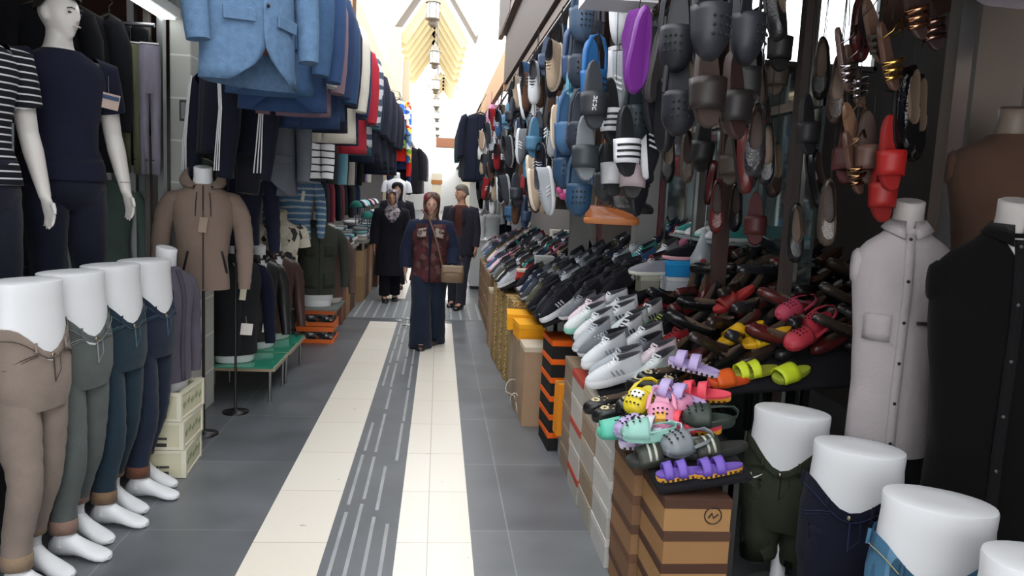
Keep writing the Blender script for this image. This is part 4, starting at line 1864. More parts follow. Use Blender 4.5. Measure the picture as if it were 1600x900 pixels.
PLAT = .585
mb = MB()
mb.box((-2.24, 3.75, PLAT / 2), (.96, 1.8, PLAT), 0)
mb.box((-2.24, 3.75, PLAT + .004), (.97, 1.82, .02), 1)
pt = mb.build('display_platform', [M_('#2c2a2c', .7), M_('#3a3636', .6)])
tag(pt, 'low dark platform at left that the dressed mannequins stand on', 'platform')
full_mannequin((-1.83, 3.98, PLAT + .016), radians(52), 'mannequin with painted dark hair in plain navy t-shirt and dark jeans on the left platform', cloth('#1b1d2e'), denim('#171a2a'), 1.07, '#2a2320', .35, True)
full_mannequin((-1.93, 3.40, PLAT + .016), radians(58), 'mannequin in black and white striped t-shirt at the left picture edge', stripes('#17181f', '#c9c9cc', .03, .22, 2, 0), denim('#181b28'), 1.04, None, .3)

# ================= LEFT SIDE =================
fz = radians(72)
LG = 'trouser display forms in a row at left'
leg_form('white leg mannequin in khaki beige jeans, nearest fully visible of the left row', (-1.53, 3.00, 0), fz, '#85786f', 1.195, cuff='#8f7a64', group=LG, wide=.93, phase=.3, stitch='#4b423b')
leg_form('white leg mannequin in olive grey jeans with pinkish turned cuff', (-1.505, 3.315, 0), fz - .03, '#565c5b', 1.195, cuff='#8b7064', group=LG, wide=.93, phase=1.6, stitch='#8a8f90')
leg_form('white leg mannequin in dark teal jeans with tan turned cuffs', (-1.475, 3.63, 0), fz, '#22333f', 1.195, cuff='#7d6650', group=LG, wide=.93, phase=2.9, stitch='#4d6672')
leg_form('white leg mannequin in dark navy jeans, farthest of the left row', (-1.445, 3.95, 0), fz + .02, '#20293a', 1.19, cuff='#6b4638', group=LG, wide=.93, phase=4.1, stitch='#46607a')
leg_form('white leg mannequin in dark blue teal jeans cut by the left picture edge', (-1.69, 2.66, 0), fz, '#1d3140', 1.16, cuff='#5a5048', group=LG, wide=.93, phase=5)

# milk crates
def crate():
    r = empty('printed_crate')
    pm = plast('#cfcbae', .5)
    m = MB()
    L, W, H = .27, .34, .155
    m.box((0, -W / 2, H / 2), (L, .012, H))
    m.box((0, W / 2, H / 2), (L, .012, H))
    m.box((-L / 2, 0, H / 2), (.012, W, H))
    m.box((L / 2, 0, H / 2), (.012, W, H))
    m.box((0, 0, .006), (L, W, .012))
    m.build('body', pm, r)
    m = MB()
    for s_ in (-1, 1):
        m.box((0, s_ * W / 2, H - .008), (L + .016, .022, .016))
        m.box((s_ * L / 2, 0, H - .008), (.022, W + .016, .016))
        m.box((0, s_ * W / 2, .01), (L + .012, .02, .014))
        m.box((s_ * L / 2, 0, .01), (.02, W + .012, .014))
        for q in (-1, 1):
            m.box((s_ * L / 2, q * W / 2, H / 2), (.024, .024, H - .004))
    m.build('rim', plast('#dcd8c4', .5), r)
    dk = plast('#3c3a38', .6)
    m = MB()
    y = -W / 2 - .008
    for k, (x, w_) in enumerate(((-.10, .045), (-.045, .028), (.0, .012), (.035, .05))):
        m.box((x, y, .062), (w_, .003, .012))
    for x, dz in ((-.115, 0), (-.09, .01), (-.065, 0)):
        m.box((x, y, .10 + dz), (.010, .003, .034), 0, rot=(0, .5, 0))
        m.box((x + .012, y, .10), (.010, .003, .03), 0, rot=(0, -.6, 0))
    m.box((.03, y, .028), (.055, .003, .018))
    m.box((-.05, y, .028), (.085, .003, .018))
    m.build('print', dk, r)
    m = MB()
    for k in range(5):
        m.box((L / 2 + .008, -.12 + k * .06, .08 + .01 * (k % 2)), (.003, .035, .03), 0, rot=(.5, 0, 0))
    m.build('side_print', plast('#8f9a78', .6), r)
    note_kids(r)
    return r


c0 = crate()
for i in range(3):
    o = c0 if i == 0 else dup(c0)
    o.location = (-1.46, 4.28, .001 + i * .157)
    o.rotation_euler = (0, 0, radians(4 - 3 * i))
    tag(o, 'cream plastic crate with dark print, %s of the stack of three' % ['bottom one', 'middle one', 'top one'][i], 'crate', 'cream crates stacked under the mauve cardigan')

# mauve grey knit on a torso standing on the crates
GM = cloth('#5d5865')
torso_form('headless torso mannequin in mauve grey long sleeve cardigan on the cream crates', (-1.45, 4.27, .474), radians(66), GM, wide=.85, sc=.95, H=.03, length=.66, base='stump', armbend=.05, sleeve='long', placket=cloth('#4c4854'), phase=2)

# beige hooded jacket torso, on a tall stand
BJ = cloth('#87766b', .08)
torso_form('torso mannequin in beige hooded jacket with dark zip beside the block pillar', (-1.43, 4.86, .0), radians(16), BJ, sc=1.0, H=.93, length=.64, hood=cloth('#3c4440'), zipc=plast('#2a2628'), wide=.96, pockets=[(-.10, .17, .012, .14, plast('#1f1c1e'), -.22), (.12, .17, .012, .14, plast('#1f1c1e'), .22)], tagc=[(.0, .40, .045, .09, card('#a08e7e'))], phase=.7, armbend=.1)
torso_form('torso mannequin in dark navy jacket behind the beige hooded one', (-1.36, 5.35, .0), radians(30), cloth('#1d2030'), sc=1.0, H=1.17, length=.58, base='pole', collar=cloth('#6f7a78'), neckmat=SKINW)

# three vest forms on the green glass table
def glass_table(loc, rz, L, W, H, label):
    r = empty('glass_table', loc, rz)
    tag(r, label, 'table', 'green glass display tables')
    MB().box((0, 0, H - .006), (L, W, .012)).build('glass_top', M_('#2f8f74', .1, 0, .05, 4, spec=.8, name='green_glass'), r)
    m = MB()
    for s_ in (-1, 1):
        m.box((0, s_ * W / 2, H - .018), (L, .02, .02))
        m.box((s_ * L / 2, 0, H - .018), (.02, W, .02))
    m.build('rim', metal('#b5a58c', .4), r)
    for a in (-1, 1):
        for b in (-1, 1):
            MB().tube([(a * (L / 2 - .03), b * (W / 2 - .03), 0), (a * (L / 2 - .03), b * (W / 2 - .03), H - .02)], .011, 8).build('leg', metal('#8a8c8e', .35), r)
    return r


glass_table((-1.45, 5.87, 0), 0, .58, .52, .26, 'low green glass table carrying the charcoal vest mannequin')
glass_table((-1.40, 6.50, 0), 0, .50, .70, .27, 'low green glass table farther back with brown jacket mannequins')
VS = cloth('#232527')
torso_form('torso mannequin in charcoal vest with navy sleeves and white price tags', (-1.48, 5.80, .262), radians(28), VS, sc=1.0, H=.06, length=.72, base='stump', sleeve='long', sleeve_mat=cloth('#171a2c'), tagc=[(.02, .47, .045, .10, card('#d9d8c0')), (.05, .20, .085, .085, card('#ece6e2'))], openv=.12, collar=VS, placket=cloth('#2a2c2e'), phase=3)
torso_form('torso mannequin in black leather jacket, second in the dark row on glass tables', (-1.42, 6.28, .272), radians(35), leather('#1f2023', .4), sc=.98, wide=.9, H=.06, length=.68, base='stump', openv=.12, collar=leather('#26262a'), tagc=[(.0, .12, .05, .07, card('#eeeeea'))], phase=1)
torso_form('torso mannequin in dark brown jacket, third in the row on glass tables', (-1.38, 6.66, .272), radians(40), leather('#3f2824', .5), sc=.98, H=.06, length=.68, base='stump', openv=.12, collar=leather('#33211f'), phase=5)

# field jacket forms on orange boxes
FJ = cloth('#3a3d37')
pk = cloth('#333630')
def open_rack_box(z, i):
    r = empty('orange_crate', (-1.21, 8.02, z))
    pm = plast('#e26a1e', .5)
    L, W, H = .36, .42, .175
    m = MB()
    for zz, h_ in ((.02, .04), (H - .03, .05)):
        m.box((0, -W / 2, zz), (L, .01, h_))
        m.box((0, W / 2, zz), (L, .01, h_))
        m.box((-L / 2, 0, zz), (.01, W, h_))
        m.box((L / 2, 0, zz), (.01, W, h_))
    m.build('rim', pm, r)
    m = MB()
    m.box((0, 0, H / 2), (L - .03, W - .03, H - .02))
    m.build('contents', patches(['#22242a', '#c9c7c0', '#3b4048', '#7c4a2c', '#18181b', '#5b5e66'], 18, .6, 'stacked_goods', 'VORONOI', (1, 1, 2.5)), r)
    tag(r, 'orange plastic crate of wrapped goods under the olive field jacket, %s one' % ('lower', 'upper')[i], 'crate', 'orange crates under the olive jacket')


open_rack_box(.001, 0)
open_rack_box(.178, 1)
MB_ = MB()
MB_.box((0, 0, 0), (.46, .64, .018))
bd = MB_.build('display_board', M_('#6a6f6a', .6), None, (-1.20, 7.98, .368))
tag(bd, 'thin board on the orange crates under the olive jacket mannequin', 'board')
torso_form('torso mannequin in olive charcoal field jacket with chest pockets above the orange crates', (-1.20, 7.88, .378), radians(18), FJ, sc=1.0, H=.12, length=.72, base='stump', wide=1.1, collar=FJ, zipc=plast('#24241f'), openv=.09, pockets=[(-.095, .44, .10, .10, pk, 0), (.095, .44, .10, .10, pk, 0), (-.10, .14, .12, .14, pk, 0), (.10, .14, .12, .14, pk, 0)], armbend=.06)
torso_form('torso mannequin in brown jacket just behind the olive field jacket', (-1.12, 8.14, .378), radians(25), cloth('#5b4a44'), sc=.96, H=.06, length=.68, base='stump', neckmat=SKINW)

# cream printed T-shirt, blue striped shirts
PR = patches(['#d8d2c2', '#d8d2c2', '#cfc9b8', '#3c3c40', '#c7c0ae'], 16, .9, 'printed_cotton')
torso_form('torso mannequin in cream t-shirt with dark printed pattern', (-1.42, 7.15, 0), radians(25), PR, sc=.95, H=.72, length=.6, sleeve='short', neckmat=M_('#c9c4b2', .5))
torso_form('torso mannequin in light blue shirt with white stripes, raised behind the cream t-shirt', (-1.40, 7.7, 0), radians(16), stripes('#5a7da0', '#b4c2cc', .06, .32, 2, 0, .9, .6), sc=1.0, H=1.06, length=.66, collar=cloth('#5e8dbf'), tagc=[(.06, .42, .03, .1, card('#f0f0ec'))], armbend=.02)
torso_form('torso mannequin in grey khaki shirt beside the blue striped one', (-1.50, 8.5, 0), radians(25), cloth('#77786a'), sc=1.0, H=1.02, length=.62, neckmat=SKINW)

# pile of dark clothing / brown leg in front of the pillar (trousers hanging behind the shop glass)
def hang_trousers(loc, col, label, rz=0, L=.95, group=None, folded=False):
    r = empty('hanging_trousers', loc, rz)
    tag(r, label, 'trousers', group)
    m = MB()
    m.loft([ring(0, 0, z, a, b, 20, 2.3) for z, a, b in ((-.03, .19, .025), (-.08, .19, .04), (-.25, .20, .05), (-.30, .18, .045))], 0, (1, 1))
    for q in (-1, 1):
        m.tube([(q * .095, 0, -.24), (q * .10, .0, -.5), (q * .095, .01, -.75), (q * .09, 0, -L)], [(.10, .05), (.085, .04), (.075, .035), (.07, .03)], 14, ref=(0, 1, 0))
    m.build('legs', denim(col), r)
    m = MB()
    m.tube([(-.16, 0, -.02), (.16, 0, -.02)], .006, 6)
    m.tube([(0, 0, -.02), (0, 0, .05), (.02, 0, .07), (0, 0, .09)], .003, 5)
    m.build('clip_hanger', metal('#999999'), r)
    note_kids(r)
    return r


# rail across the shop front behind the mannequins
mb = MB()
mb.tube([(-3.2, 4.62, 2.44), (-1.62, 4.62, 2.44)], .012, 8)
rl = mb.build('hanging_rail', metal('#8d8f92'))
tag(rl, 'metal rail behind the left mannequins carrying hung trousers and coats', 'rail')
for i, (c, nm, x) in enumerate((('#8f7560', 'brown tan', -1.87), ('#5d6048', 'olive', -1.75), ('#7a7684', 'mauve grey', -1.65))):
    hang_trousers((x, 4.62, 2.36), c, '%s trousers hung folded on the rail beside the metal post' % nm, radians(15), .66, 'trousers hung by the metal post').scale.x = .30

CT = cloth('#121316')
for i, (px, Y, w_, L, c, nm) in enumerate(((75, 4.3, .36, .80, '#101114', 'farthest left'), (108, 4.35, .36, .85, '#15161a', 'centre'), (140, 4.4, .34, .80, '#0f1012', 'nearest the metal post'))):
    p = P(px, 10, Y)
    b_ = blazer(cloth(c), cloth('#1a1a1a'), L, w_, False, 'hanging_coat', closed=True)
    b_.location = (p.x, Y + .12 * i, 2.46 + .1)
    b_.rotation_euler = (0, 0, radians(30))
    tag(b_, 'black coat hanging high behind the navy mannequin, %s of three' % nm, 'coat', 'black coats behind the mannequins')
m = MB()
m.box((0, 0, 0), (.10, .003, .075), 0, rot=(0, .2, 0))
m.box((0, -.002, .018), (.10, .003, .02), 1, rot=(0, .2, 0))
tg = m.build('price_card', [card('#b9a49a'), plast('#2c4668')])
tg.location = P(170, 158, 4.05)
tag(tg, 'small beige and blue price card hanging on the black coat', 'card')
m = MB()
m.tube([(0, 0, .03), (0, 0, .12)], .001, 4)
m.build('string', cloth('#888888'), tg)

# teal-grey mannequin half seen behind, and jeans form
torso_form('dim torso mannequin in grey green top behind the shop glass', (-2.02, 4.86, 0), radians(40), cloth('#5d716a'), sc=.95, H=1.05, length=.6, lower=denim('#22262e'))
lf = leg_form('grey mannequin hips in black jeans on the platform behind the navy mannequin', (-2.2, 4.40, PLAT + .016), radians(60), '#191a20', 1.12, feet=False)

# ---------- the row of hung jackets over the alley edge ----------
rail_pts = [(-.86, 2.9, 2.83), (-.86, 12.6, 2.83)]
mb = MB()
mb.tube(rail_pts, .014, 8)
for y in (3.4, 5.5, 7.6, 9.7, 11.8):
    mb.tube([(-.86, y, 2.83), (-1.05, y, 2.95)], .008, 6)
rl = mb.build('garment_rail', metal('#7d7f84'))
tag(rl, 'long metal rail over the left alley edge carrying the hung jackets', 'rail')
HEATH = M_('#56718f', .9, 0, .3, 38, .25, 140, .15, 'heather_wool')
front_bz = blazer(HEATH, stripes('#3c4a66', '#7b4a3a', .05, .3, 0), .75, .52, True, depth=.2)
front_bz.location = (-.79, 3.32, 2.84)
front_bz.rotation_euler = (0, 0, radians(52))
tag(front_bz, 'light blue heather blazer hanging nearest the camera, first of the hung jackets', 'blazer', 'jackets hung over the left alley edge')
rowcols = [('#3a5474', 'royal blue', 'HEATH'), ('#30466a', 'blue', 0), ('#9da09c', 'light grey checked', 'CHECK'), ('#75606c', 'plum', 0), ('#2a3a58', 'dark blue', 0), ('#2f4466', 'mid blue', 0), ('#20242f', 'charcoal', 0), ('#c9c4b8', 'cream', 0), ('#26324f', 'navy', 0), ('#2a3448', 'navy', 0), ('#a82f3c', 'red edged', 'RED'), ('#bfc3c8', 'grey patterned', 'PAT'), ('#35545f', 'petrol blue', 0), ('#232a3a', 'dark navy', 0), ('#2b2e3c', 'slate', 0), ('#262839', 'ink blue', 0), ('#1f2230', 'near black', 0), ('#262a38', 'dark slate', 0), ('#20222c', 'black', 0), ('#1d2433', 'midnight blue', 0), ('#2a2633', 'dark plum', 0), ('#1f2634', 'dark navy', 0)]
ys = 4.05
for i, (c, nm, kk) in enumerate(rowcols):
    if kk == 'CHECK':
        mt = stripes('#a9adab', '#6f7478', .07, .1, 2, 0, .9, 0, .06, .12, 0)
    elif kk == 'PAT':
        mt = stripes('#c2c6cc', '#4d5666', .11, .5, 2, 0, .9, 1.5)
    elif kk == 'RED':
        mt = cloth('#a02c3a')
    elif kk == 'HEATH':
        mt = M_(c, .9, 0, .25, 38, .25, 140, .15, 'heather_wool')
    else:
        mt = cloth(c)
    o = blazer(mt, cloth('#22242c'), .72 + .05 * sin(i * 2.1) + .012 * i, .48 + .02 * sin(i * 1.3), i < 4, closed=(i >= 4), depth=.17)
    o.location = (-.865 + .02 * sin(i * 1.9), ys, 2.855)
    o.rotation_euler = (0, 0, radians(8 * sin(i * 2.7)))
    tag(o, '%s jacket in the hanging row, %s behind the light blue blazer' % (nm, ORD[i]), 'jacket', 'jackets hung over the left alley edge')
    ys += .22 + .012 * i

# ---------- second hanging group: track tops, grey blazer, striped shirt ----------
mb = MB()
mb.tube([(-1.22, 4.5, 2.30), (-1.22, 9.5, 2.30)], .012, 8)
for y in (4.6, 7.0, 9.4):
    mb.tube([(-1.22, y, 2.30), (-1.22, y, 2.93)], .006, 6)
rl = mb.build('garment_rail', metal('#6d6f74'))
tag(rl, 'lower metal rail under the jackets carrying track tops and shirts', 'rail')


def track_top(c, label, loc, rz, white=True):
    o = blazer(cloth(c), cloth('#222222'), .48, .46, False, 'hanging_track_top', closed=True)
    if white:
        for q in (-1, 1):
            for k in range(3):
                m = MB()
                W = .46
                off = (k - 1) * .017
                m.tube([(q * (W / 2 - .045) + off * .5, -.055 - .01, -.12), (q * (W / 2 - .01) + off, -.064, -.19), (q * (W / 2 + .015) + off, -.068, -.33), (q * (W / 2 + .02) + off * 1.4, -.083, -.5), (q * (W / 2 + .012) + off * 1.9, -.090, -.68)], [(.0065, .003)] * 5, 6)
                m.build('stripe', plast('#e8e8ea'), o)
    o.location = loc
    o.rotation_euler = (0, 0, rz)
    tag(o, label, 'jacket')
    return o


track_top('#1c1e2b', 'dark navy track top with white shoulder stripes, beside the block pillar', (-1.34, 4.78, 2.33), radians(-52))
track_top('#20222e', 'second dark track top with white stripes behind the first', (-1.22, 5.0, 2.33), radians(-40))
hang_trousers((-1.32, 5.10, 2.32), '#1e1f26', 'dark trousers hung against the block pillar', radians(10), .8)
gb = blazer(M_('#5c6068', .9, 0, .15, 30, .2, 120, .15, 'wool'), cloth('#2a2a30'), .72, .46, True)
gb.location = (-1.17, 5.35, 2.33)
gb.rotation_euler = (0, 0, radians(20))
tag(gb, 'grey blazer hanging below the blue jackets', 'blazer')
gs = blazer(stripes('#e6e6ea', '#2a2d38', .055, .22, 2, 0, .9, .5), cloth('#d8d8dc'), .62, .42, False, 'hanging_shirt', closed=True)
gs.location = (-1.08, 6.0, 2.36)
gs.rotation_euler = (0, 0, radians(25))
tag(gs, 'white shirt with thin dark stripes hanging beyond the grey blazer', 'shirt')
for i, (c, nm) in enumerate((('#262a26', 'dark green'), ('#20304a', 'navy'), ('#6fa0b0', 'pale blue edged'), ('#23262c', 'charcoal'), ('#b8b2a8', 'cream'), ('#2b3444', 'slate blue'), ('#1d1e22', 'black'))):
    o = blazer(cloth(c), cloth('#222222'), .60, .42, False, 'hanging_shirt', closed=True)
    o.location = (-1.12 - .03 * (i % 2), 6.5 + i * .36, 2.33)
    o.rotation_euler = (0, 0, radians(30 + 6 * sin(i * 2)))
    tag(o, '%s top on the lower rail, %s beyond the striped shirt' % (nm, ORD[i]), 'shirt', 'tops on the lower left rail')

# ================= RIGHT SIDE =================
def smooth(a, b, x):
    t = max(0, min(1, (x - a) / (b - a)))
    return t * t * (3 - 2 * t)


def hN(x, y):   # sloped display of the near table
    return .70 + .08 * (x - .76) + (y - 3.3) * (.14 + .27 * smooth(1.35, 1.85, x))


def hS(x, y):
    return .602 + .16 * (x - .79) + .12 * (y - 2.48)


def hM(x, y):
    return .80 + .40 * min(x - .66, .5) + max(0, x - 1.16) * (.05 + .35 * smooth(4.9, 5.8, y))


BLKC = cloth('#1d1c20')


def sloped(name, label, x0, x1, y0, y1, hf, legs=True):
    r = empty(name, ((x0 + x1) / 2, (y0 + y1) / 2, 0))
    tag(r, label, 'display table', None)
    r.location = (0, 0, 0)
    m = MB()
    g = [[(x0 + (x1 - x0) * i / 6, y0 + (y1 - y0) * j / 4, hf(x0 + (x1 - x0) * i / 6, y0 + (y1 - y0) * j / 4)) for j in range(5)] for i in range(7)]
    m.grid(g)
    m.build('display_top', BLKC, r, solid=.02)
    for a in (x0 + .26, x1 - .05):
        for b in (y0 + .06, y1 - .06):
            MB().box((a, b, hf(a, b) / 2 - .012), (.04, .04, hf(a, b) - .03)).build('leg', M_('#2a2826'), r)
    return r


sloped('display_table', 'black sloping display table of white sneakers nearest the hip mannequins', .76, 2.35, 3.30, 4.52, hN)
sloped('display_table', 'black low display board with slippers on the taped carton stack', .79, 1.12, 2.48, 3.28, hS)
sloped('display_table', 'black sloping display table of black and grey sneakers', .66, 1.90, 4.60, 6.42, hM)
sloped('display_table', 'farther sloping table of small sneakers past the orange boxes', .56, 1.4, 6.60, 8.5, hM)
sloped('display_table', 'farthest table of shoes at the right alley edge before the white counter', .62, 1.3, 8.8, 10.9, hM)

# ---- shoes on the tables ----
SN = {  # colour name: (upper, sole, lace, stripe)
    'white': ('#cfd2d6', '#e4e5e8', '#eceef0', '#9aa0a8'),
    'white and pink': ('#d9c8d0', '#d890ac', '#ecdfe4', '#d98aa8'),
    'white and mint': ('#cfd6d6', '#8fd0bc', '#e6e8e8', '#6fc0a8'),
    'white and black': ('#d6d8dc', '#e0e2e4', '#222326', '#1f2024'),
    'pale grey': ('#a9aeb4', '#d6d8da', '#c8ccd0', '#e4e6e8'),
    'grey': ('#6a6e74', '#c8cacc', '#9a9ea2', '#d0d2d4'),
    'dark grey': ('#3c3f45', '#a8aaac', '#54575c', None),
    'black with white sole': ('#1b1b22', '#d9dade', '#26262c', '#c8c8cc'),
    'all black': ('#1a1a20', '#1c1c20', '#222226', None),
    'navy': ('#232a40', '#c4c6ca', '#e0e0e4', '#d6d8dc'),
    'olive': ('#4a4a3a', '#7a7866', '#6a6a54', '#8c8c4a'),
    'black and lime': ('#202226', '#8fae3a', '#b4cc4a', '#b6d040'),
    'red and black': ('#8a2228', '#232024', '#2a2426', '#d8d0d0'),
    'brown': ('#553c30', '#2a2220', '#3c2c26', None),
    'pink': ('#c97a94', '#e6dde0', '#ecd0d8', '#e8e0e4'),
    'blue': ('#3c5c84', '#d0d4d8', '#dfe4e8', '#c0d0e0'),
    'teal': ('#3f8a84', '#d8dcdc', '#e6ecec', None),
    'beige': ('#a4917c', '#cfc4b4', '#c0b09c', None),
    'orange trimmed grey': ('#55585c', '#d86a2a', '#e27a3a', '#e07a34'),
}


def slope_rot(hf, x, y, yaw, roll=0, lift=0):
    """rotation of a shoe lying on a height field, toe (-y local) turned by yaw"""
    e = .01
    n = Vector((-(hf(x + e, y) - hf(x - e, y)) / (2 * e), -(hf(x, y + e) - hf(x, y - e)) / (2 * e), 1)).normalized()
    d = Vector((sin(yaw), -cos(yaw), 0))
    d = (d - d.dot(n) * n).normalized()      # toe direction in the plane
    yv = -d
    xv = yv.cross(n).normalized()
    R = Matrix((xv, yv, n)).transposed()
    R = R @ Euler((lift, roll, 0)).to_matrix()
    return R.to_euler(), n


def on_table(o, hf, x, y, yaw, roll=0, lift=0, up=.012, scale=1):
    rot, n = slope_rot(hf, x, y, yaw, roll, lift)
    z = hf(x, y) + up
    if lift:
        z += .13 * abs(sin(lift)) * .9
    o.location = (x, y, z)
    o.rotation_euler = rot
    o.scale = (scale,) * 3
    return o


def shoe_field(where, grp, x0, x1, nx, y0, y1, ny, hf, pick, detail, yaw0=-90, jit=12, scale=1.0, side=None, lift=.10):
    k = 0
    for i in range(nx):
        for j in range(ny):
            x = x0 + (x1 - x0) * (i + .5 * (j % 2) * .4) / max(1, nx - 1) if nx > 1 else x0
            y = y0 + (y1 - y0) * j / max(1, ny - 1)
            res = pick(i, j)
            if res is None:
                continue
            kind, cn = res
            if kind == 'sneaker':
                c = SN[cn]
                o = sneaker(c[0], c[1], c[2], c[3], detail, chunky=1 if 'white' in cn and detail else 0)
                cat = 'sneaker'
                nm = cn + ' sneaker'
            elif kind == 'flat':
                o = flat_shoe(cn[1], deco=cn[2] if len(cn) > 2 else None)
                cat = 'shoe'
                nm = cn[0] + ' flat shoe'
            elif kind == 'heel':
                o = flat_shoe(cn[1], heel=.0, shine=.15)
                cat = 'shoe'
                nm = cn[0] + ' glossy shoe'
            yw = radians(yaw0 + RN.uniform(-jit, jit))
            on_table(o, hf, x + RN.uniform(-.01, .01), y + RN.uniform(-.008, .008), yw, RN.uniform(-.06, .06), lift, .014, scale)
            tag(o, '%s, %s, %s row from aisle, %s from near end' % (nm, where, ORD[i], ORD[j]), cat, grp)


WP = ['white', 'white and black', 'pale grey', 'white and mint', 'white', 'white and pink', 'white and black', 'grey', 'white and mint', 'pale grey', 'white']
KP = ['all black', 'black with white sole', 'all black', 'dark grey']
GP = ['grey', 'dark grey', 'pale grey', 'navy', 'grey', 'black with white sole', 'olive']
FP = ['pale grey', 'navy', 'white and pink', 'brown', 'grey', 'red and black', 'black with white sole', 'beige', 'blue', 'white', 'dark grey', 'teal', 'olive', 'pink']
DARK = [('black', '#17171a'), ('dark brown', '#2e211c'), ('black', '#1a1a1c'), ('oxblood', '#4a1c1c'), ('charcoal', '#26262a'), ('grey brown', '#4a4038'), ('black', '#141416'), ('dark red', '#5a2020')]

# near table: white sneakers in the aisle rows, dark shoes climbing behind
def pk_near(i, j):
    if i == 2 and j < 2 or i >= 3 and j == 0:
        return None
    if i <= 1:
        return ('sneaker', WP[(i * 3 + j * 2 + (j // 3)) % len(WP)])
    if i == 2:
        if j < 3:
            return ('flat', ('black', '#121214', '#cdbf9a')) if j < 2 else ('flat', ('black', '#121214', '#b8b8b0'))
        return ('sneaker', ['all black', 'red and black', 'white and black', 'black and lime'][(j * 3) % 4])
    return ('flat', DARK[(i * 3 + j * 5) % len(DARK)])


shoe_field('near table', 'shoes on the near table', .85, 2.26, 9, 3.42, 4.48, 9, hN, pk_near, True, -72, 16, 1.0, lift=.17)


def pk_main(i, j):
    if i >= 3 and j <= 1:
        return None
    if i >= 4:
        return ('sneaker', FP[(i + j * 3) % len(FP)])
    if j < 6:
        return ('sneaker', KP[(i * 2 + j) % 4] if not (i == 0 and j == 0) else 'black with white sole')
    return ('sneaker', GP[(i * 3 + j) % len(GP)])


shoe_field('middle table', 'sneakers on the black and grey sneaker table', .77, 1.84, 7, 4.68, 6.34, 14, hM, pk_main, True, -72, 12, 1.02, lift=.12)
shoe_field('farther table', 'sneakers on the farther table', .66, 1.28, 5, 6.68, 8.42, 14, hM, lambda i, j: ('sneaker', FP[(i * 5 + j * 3) % len(FP)]), False, -75, 12, .95)
shoe_field('farthest table', 'shoes on the farthest right table', .70, 1.16, 4, 8.95, 10.7, 10, hM, lambda i, j: ('sneaker', FP[(i * 4 + j * 5 + 2) % len(FP)]), False, -75, 14, .95)

# ---- slippers and sandals on the low front board and the near corner ----
def put(o, x, y, hf, yaw, label, cat='sandal', roll=0, lift=0, up=.014, grp=None, scale=1):
    on_table(o, hf, x, y, radians(yaw), roll, lift, up, scale)
    tag(o, label, cat, grp)
    return o


# two-strap kids sandals with bright soles
def two_strap(top, sole, strap, label, x, y, yaw, hf=hS, side='#e2a032', roll=0, up=.016, lift=0):
    r = empty('two_strap_sandal')
    L = .22
    m = MB()
    h = L / 2
    for z0, z1, mt, nm in ((0, .018, sole, 'sole'), (.018, .03, top, 'footbed')):
        mm = MB()
        mm.loft([[(x_, y_, z) for x_, y_ in foot_outline(h * s_, .043 * s_)] for z, s_ in ((z0, .97), (z1, 1.0))])
        mm.build(nm, plast(mt, .6), r)
    for a, b in ((.02, -.018), (-.04, -.078)):
        mm = MB()
        mm.grid(arch(a, b, .046, .043, .058, .05, .018, 12, 4))
        mm.build('strap', plast(strap, .5), r, solid=.007)
    mm = MB()
    for k in range(9):
        for s_ in (-1, 1):
            f = k / 8
            yy_ = -h * .8 + f * h * 1.6
            mm.box((s_ * .0445 * (.80 + .2 * (-yy_ / h)) * (1 - .1 * exp(-((-yy_ / h + .15) / .3) ** 2)) + s_ * .0005, yy_, .009), (.002, .010, .013), 0)
    mm.build('sole_letters', plast('#3a2a1a'), r)
    put(r, x, y, hf, yaw, label, 'sandal', roll, lift, up)
    return r


two_strap('#e24a5c', '#e0a030', '#e24a5c', 'coral pink two strap sandal with lettered orange sole, nearer one beside the hip mannequins', 1.00, 2.78, -122, roll=.25, up=.06)
two_strap('#e24a5c', '#e0a030', '#e24a5c', 'coral pink two strap sandal with lettered orange sole, upper one farther up the pile', 1.10, 2.96, -120, roll=.25, up=.10)
two_strap('#b8a6d6', '#cfc4e4', '#b9a8d8', 'lilac two strap sandal standing above the nearer coral sandal', .98, 2.93, -122, up=.09, lift=-.25)
two_strap('#b8a6d6', '#cfc4e4', '#b9a8d8', 'lilac two strap sandal at the top of the pastel pile', 1.10, 3.12, -120, up=.13, lift=-.25)
two_strap('#c9bfe0', '#dcd4ea', '#cfc2e6', 'pale lilac clog sandal at the front left of the slipper board', .83, 2.80, -100, up=.016)
two_strap('#d4cce6', '#e4e0ee', '#d8d0ea', 'white lilac sandal next to the pink slipper', .90, 2.72, -110, up=.016, lift=-.1)
two_strap('#6a4fa8', '#dfa233', '#6a4fb0', 'purple two strap sandal with lettered yellow sole on the carton stack', .88, 2.53, -92, up=.016).scale = (.82, .82, .82)
two_strap('#6a4fa8', '#dfa233', '#6a4fb0', 'second purple two strap sandal with lettered yellow sole, right of the first', 1.01, 2.52, -90, up=.016).scale = (.82, .82, .82)
pkb = clog('#e79ab8', '#e8a8c0', L=.21)
put(pkb, .90, 2.86, hS, -20, 'pink child clog with yellow print standing toe down', 'clog', 0, .35, .05)
m = MB()
m.box((0, -.06, .068), (.04, .05, .02))
m.build('yellow_print', plast('#e0a84a'), pkb)
yb = clog('#e6cf2a', '#e8d84a', L=.20)
put(yb, .86, 3.02, hS, -40, 'yellow and white child clog left of the pink one', 'clog', .1, .2, .06)
m = MB()
m.ball((0, -.03, .078), (.03, .03, .008), 6)
m.build('white_toe_patch', plast('#f2f0e6'), yb)
put(slide('#4fb094', '#58b8a0', None, .2), .76, 2.92, hS, -95, 'mint green child slide at the edge of the slipper board', 'slide')
put(slide('#8a9094', '#7f8a90', None, .22), .98, 2.78, hS, -100, 'grey slide under the coral sandals', 'slide')
put(slide('#2c2e2c', '#34362f', '#b8bcae', .25, False, 2), .84, 2.66, hS, -92, 'dark slide with pale leaf print behind the purple sandals, left one', 'slide')
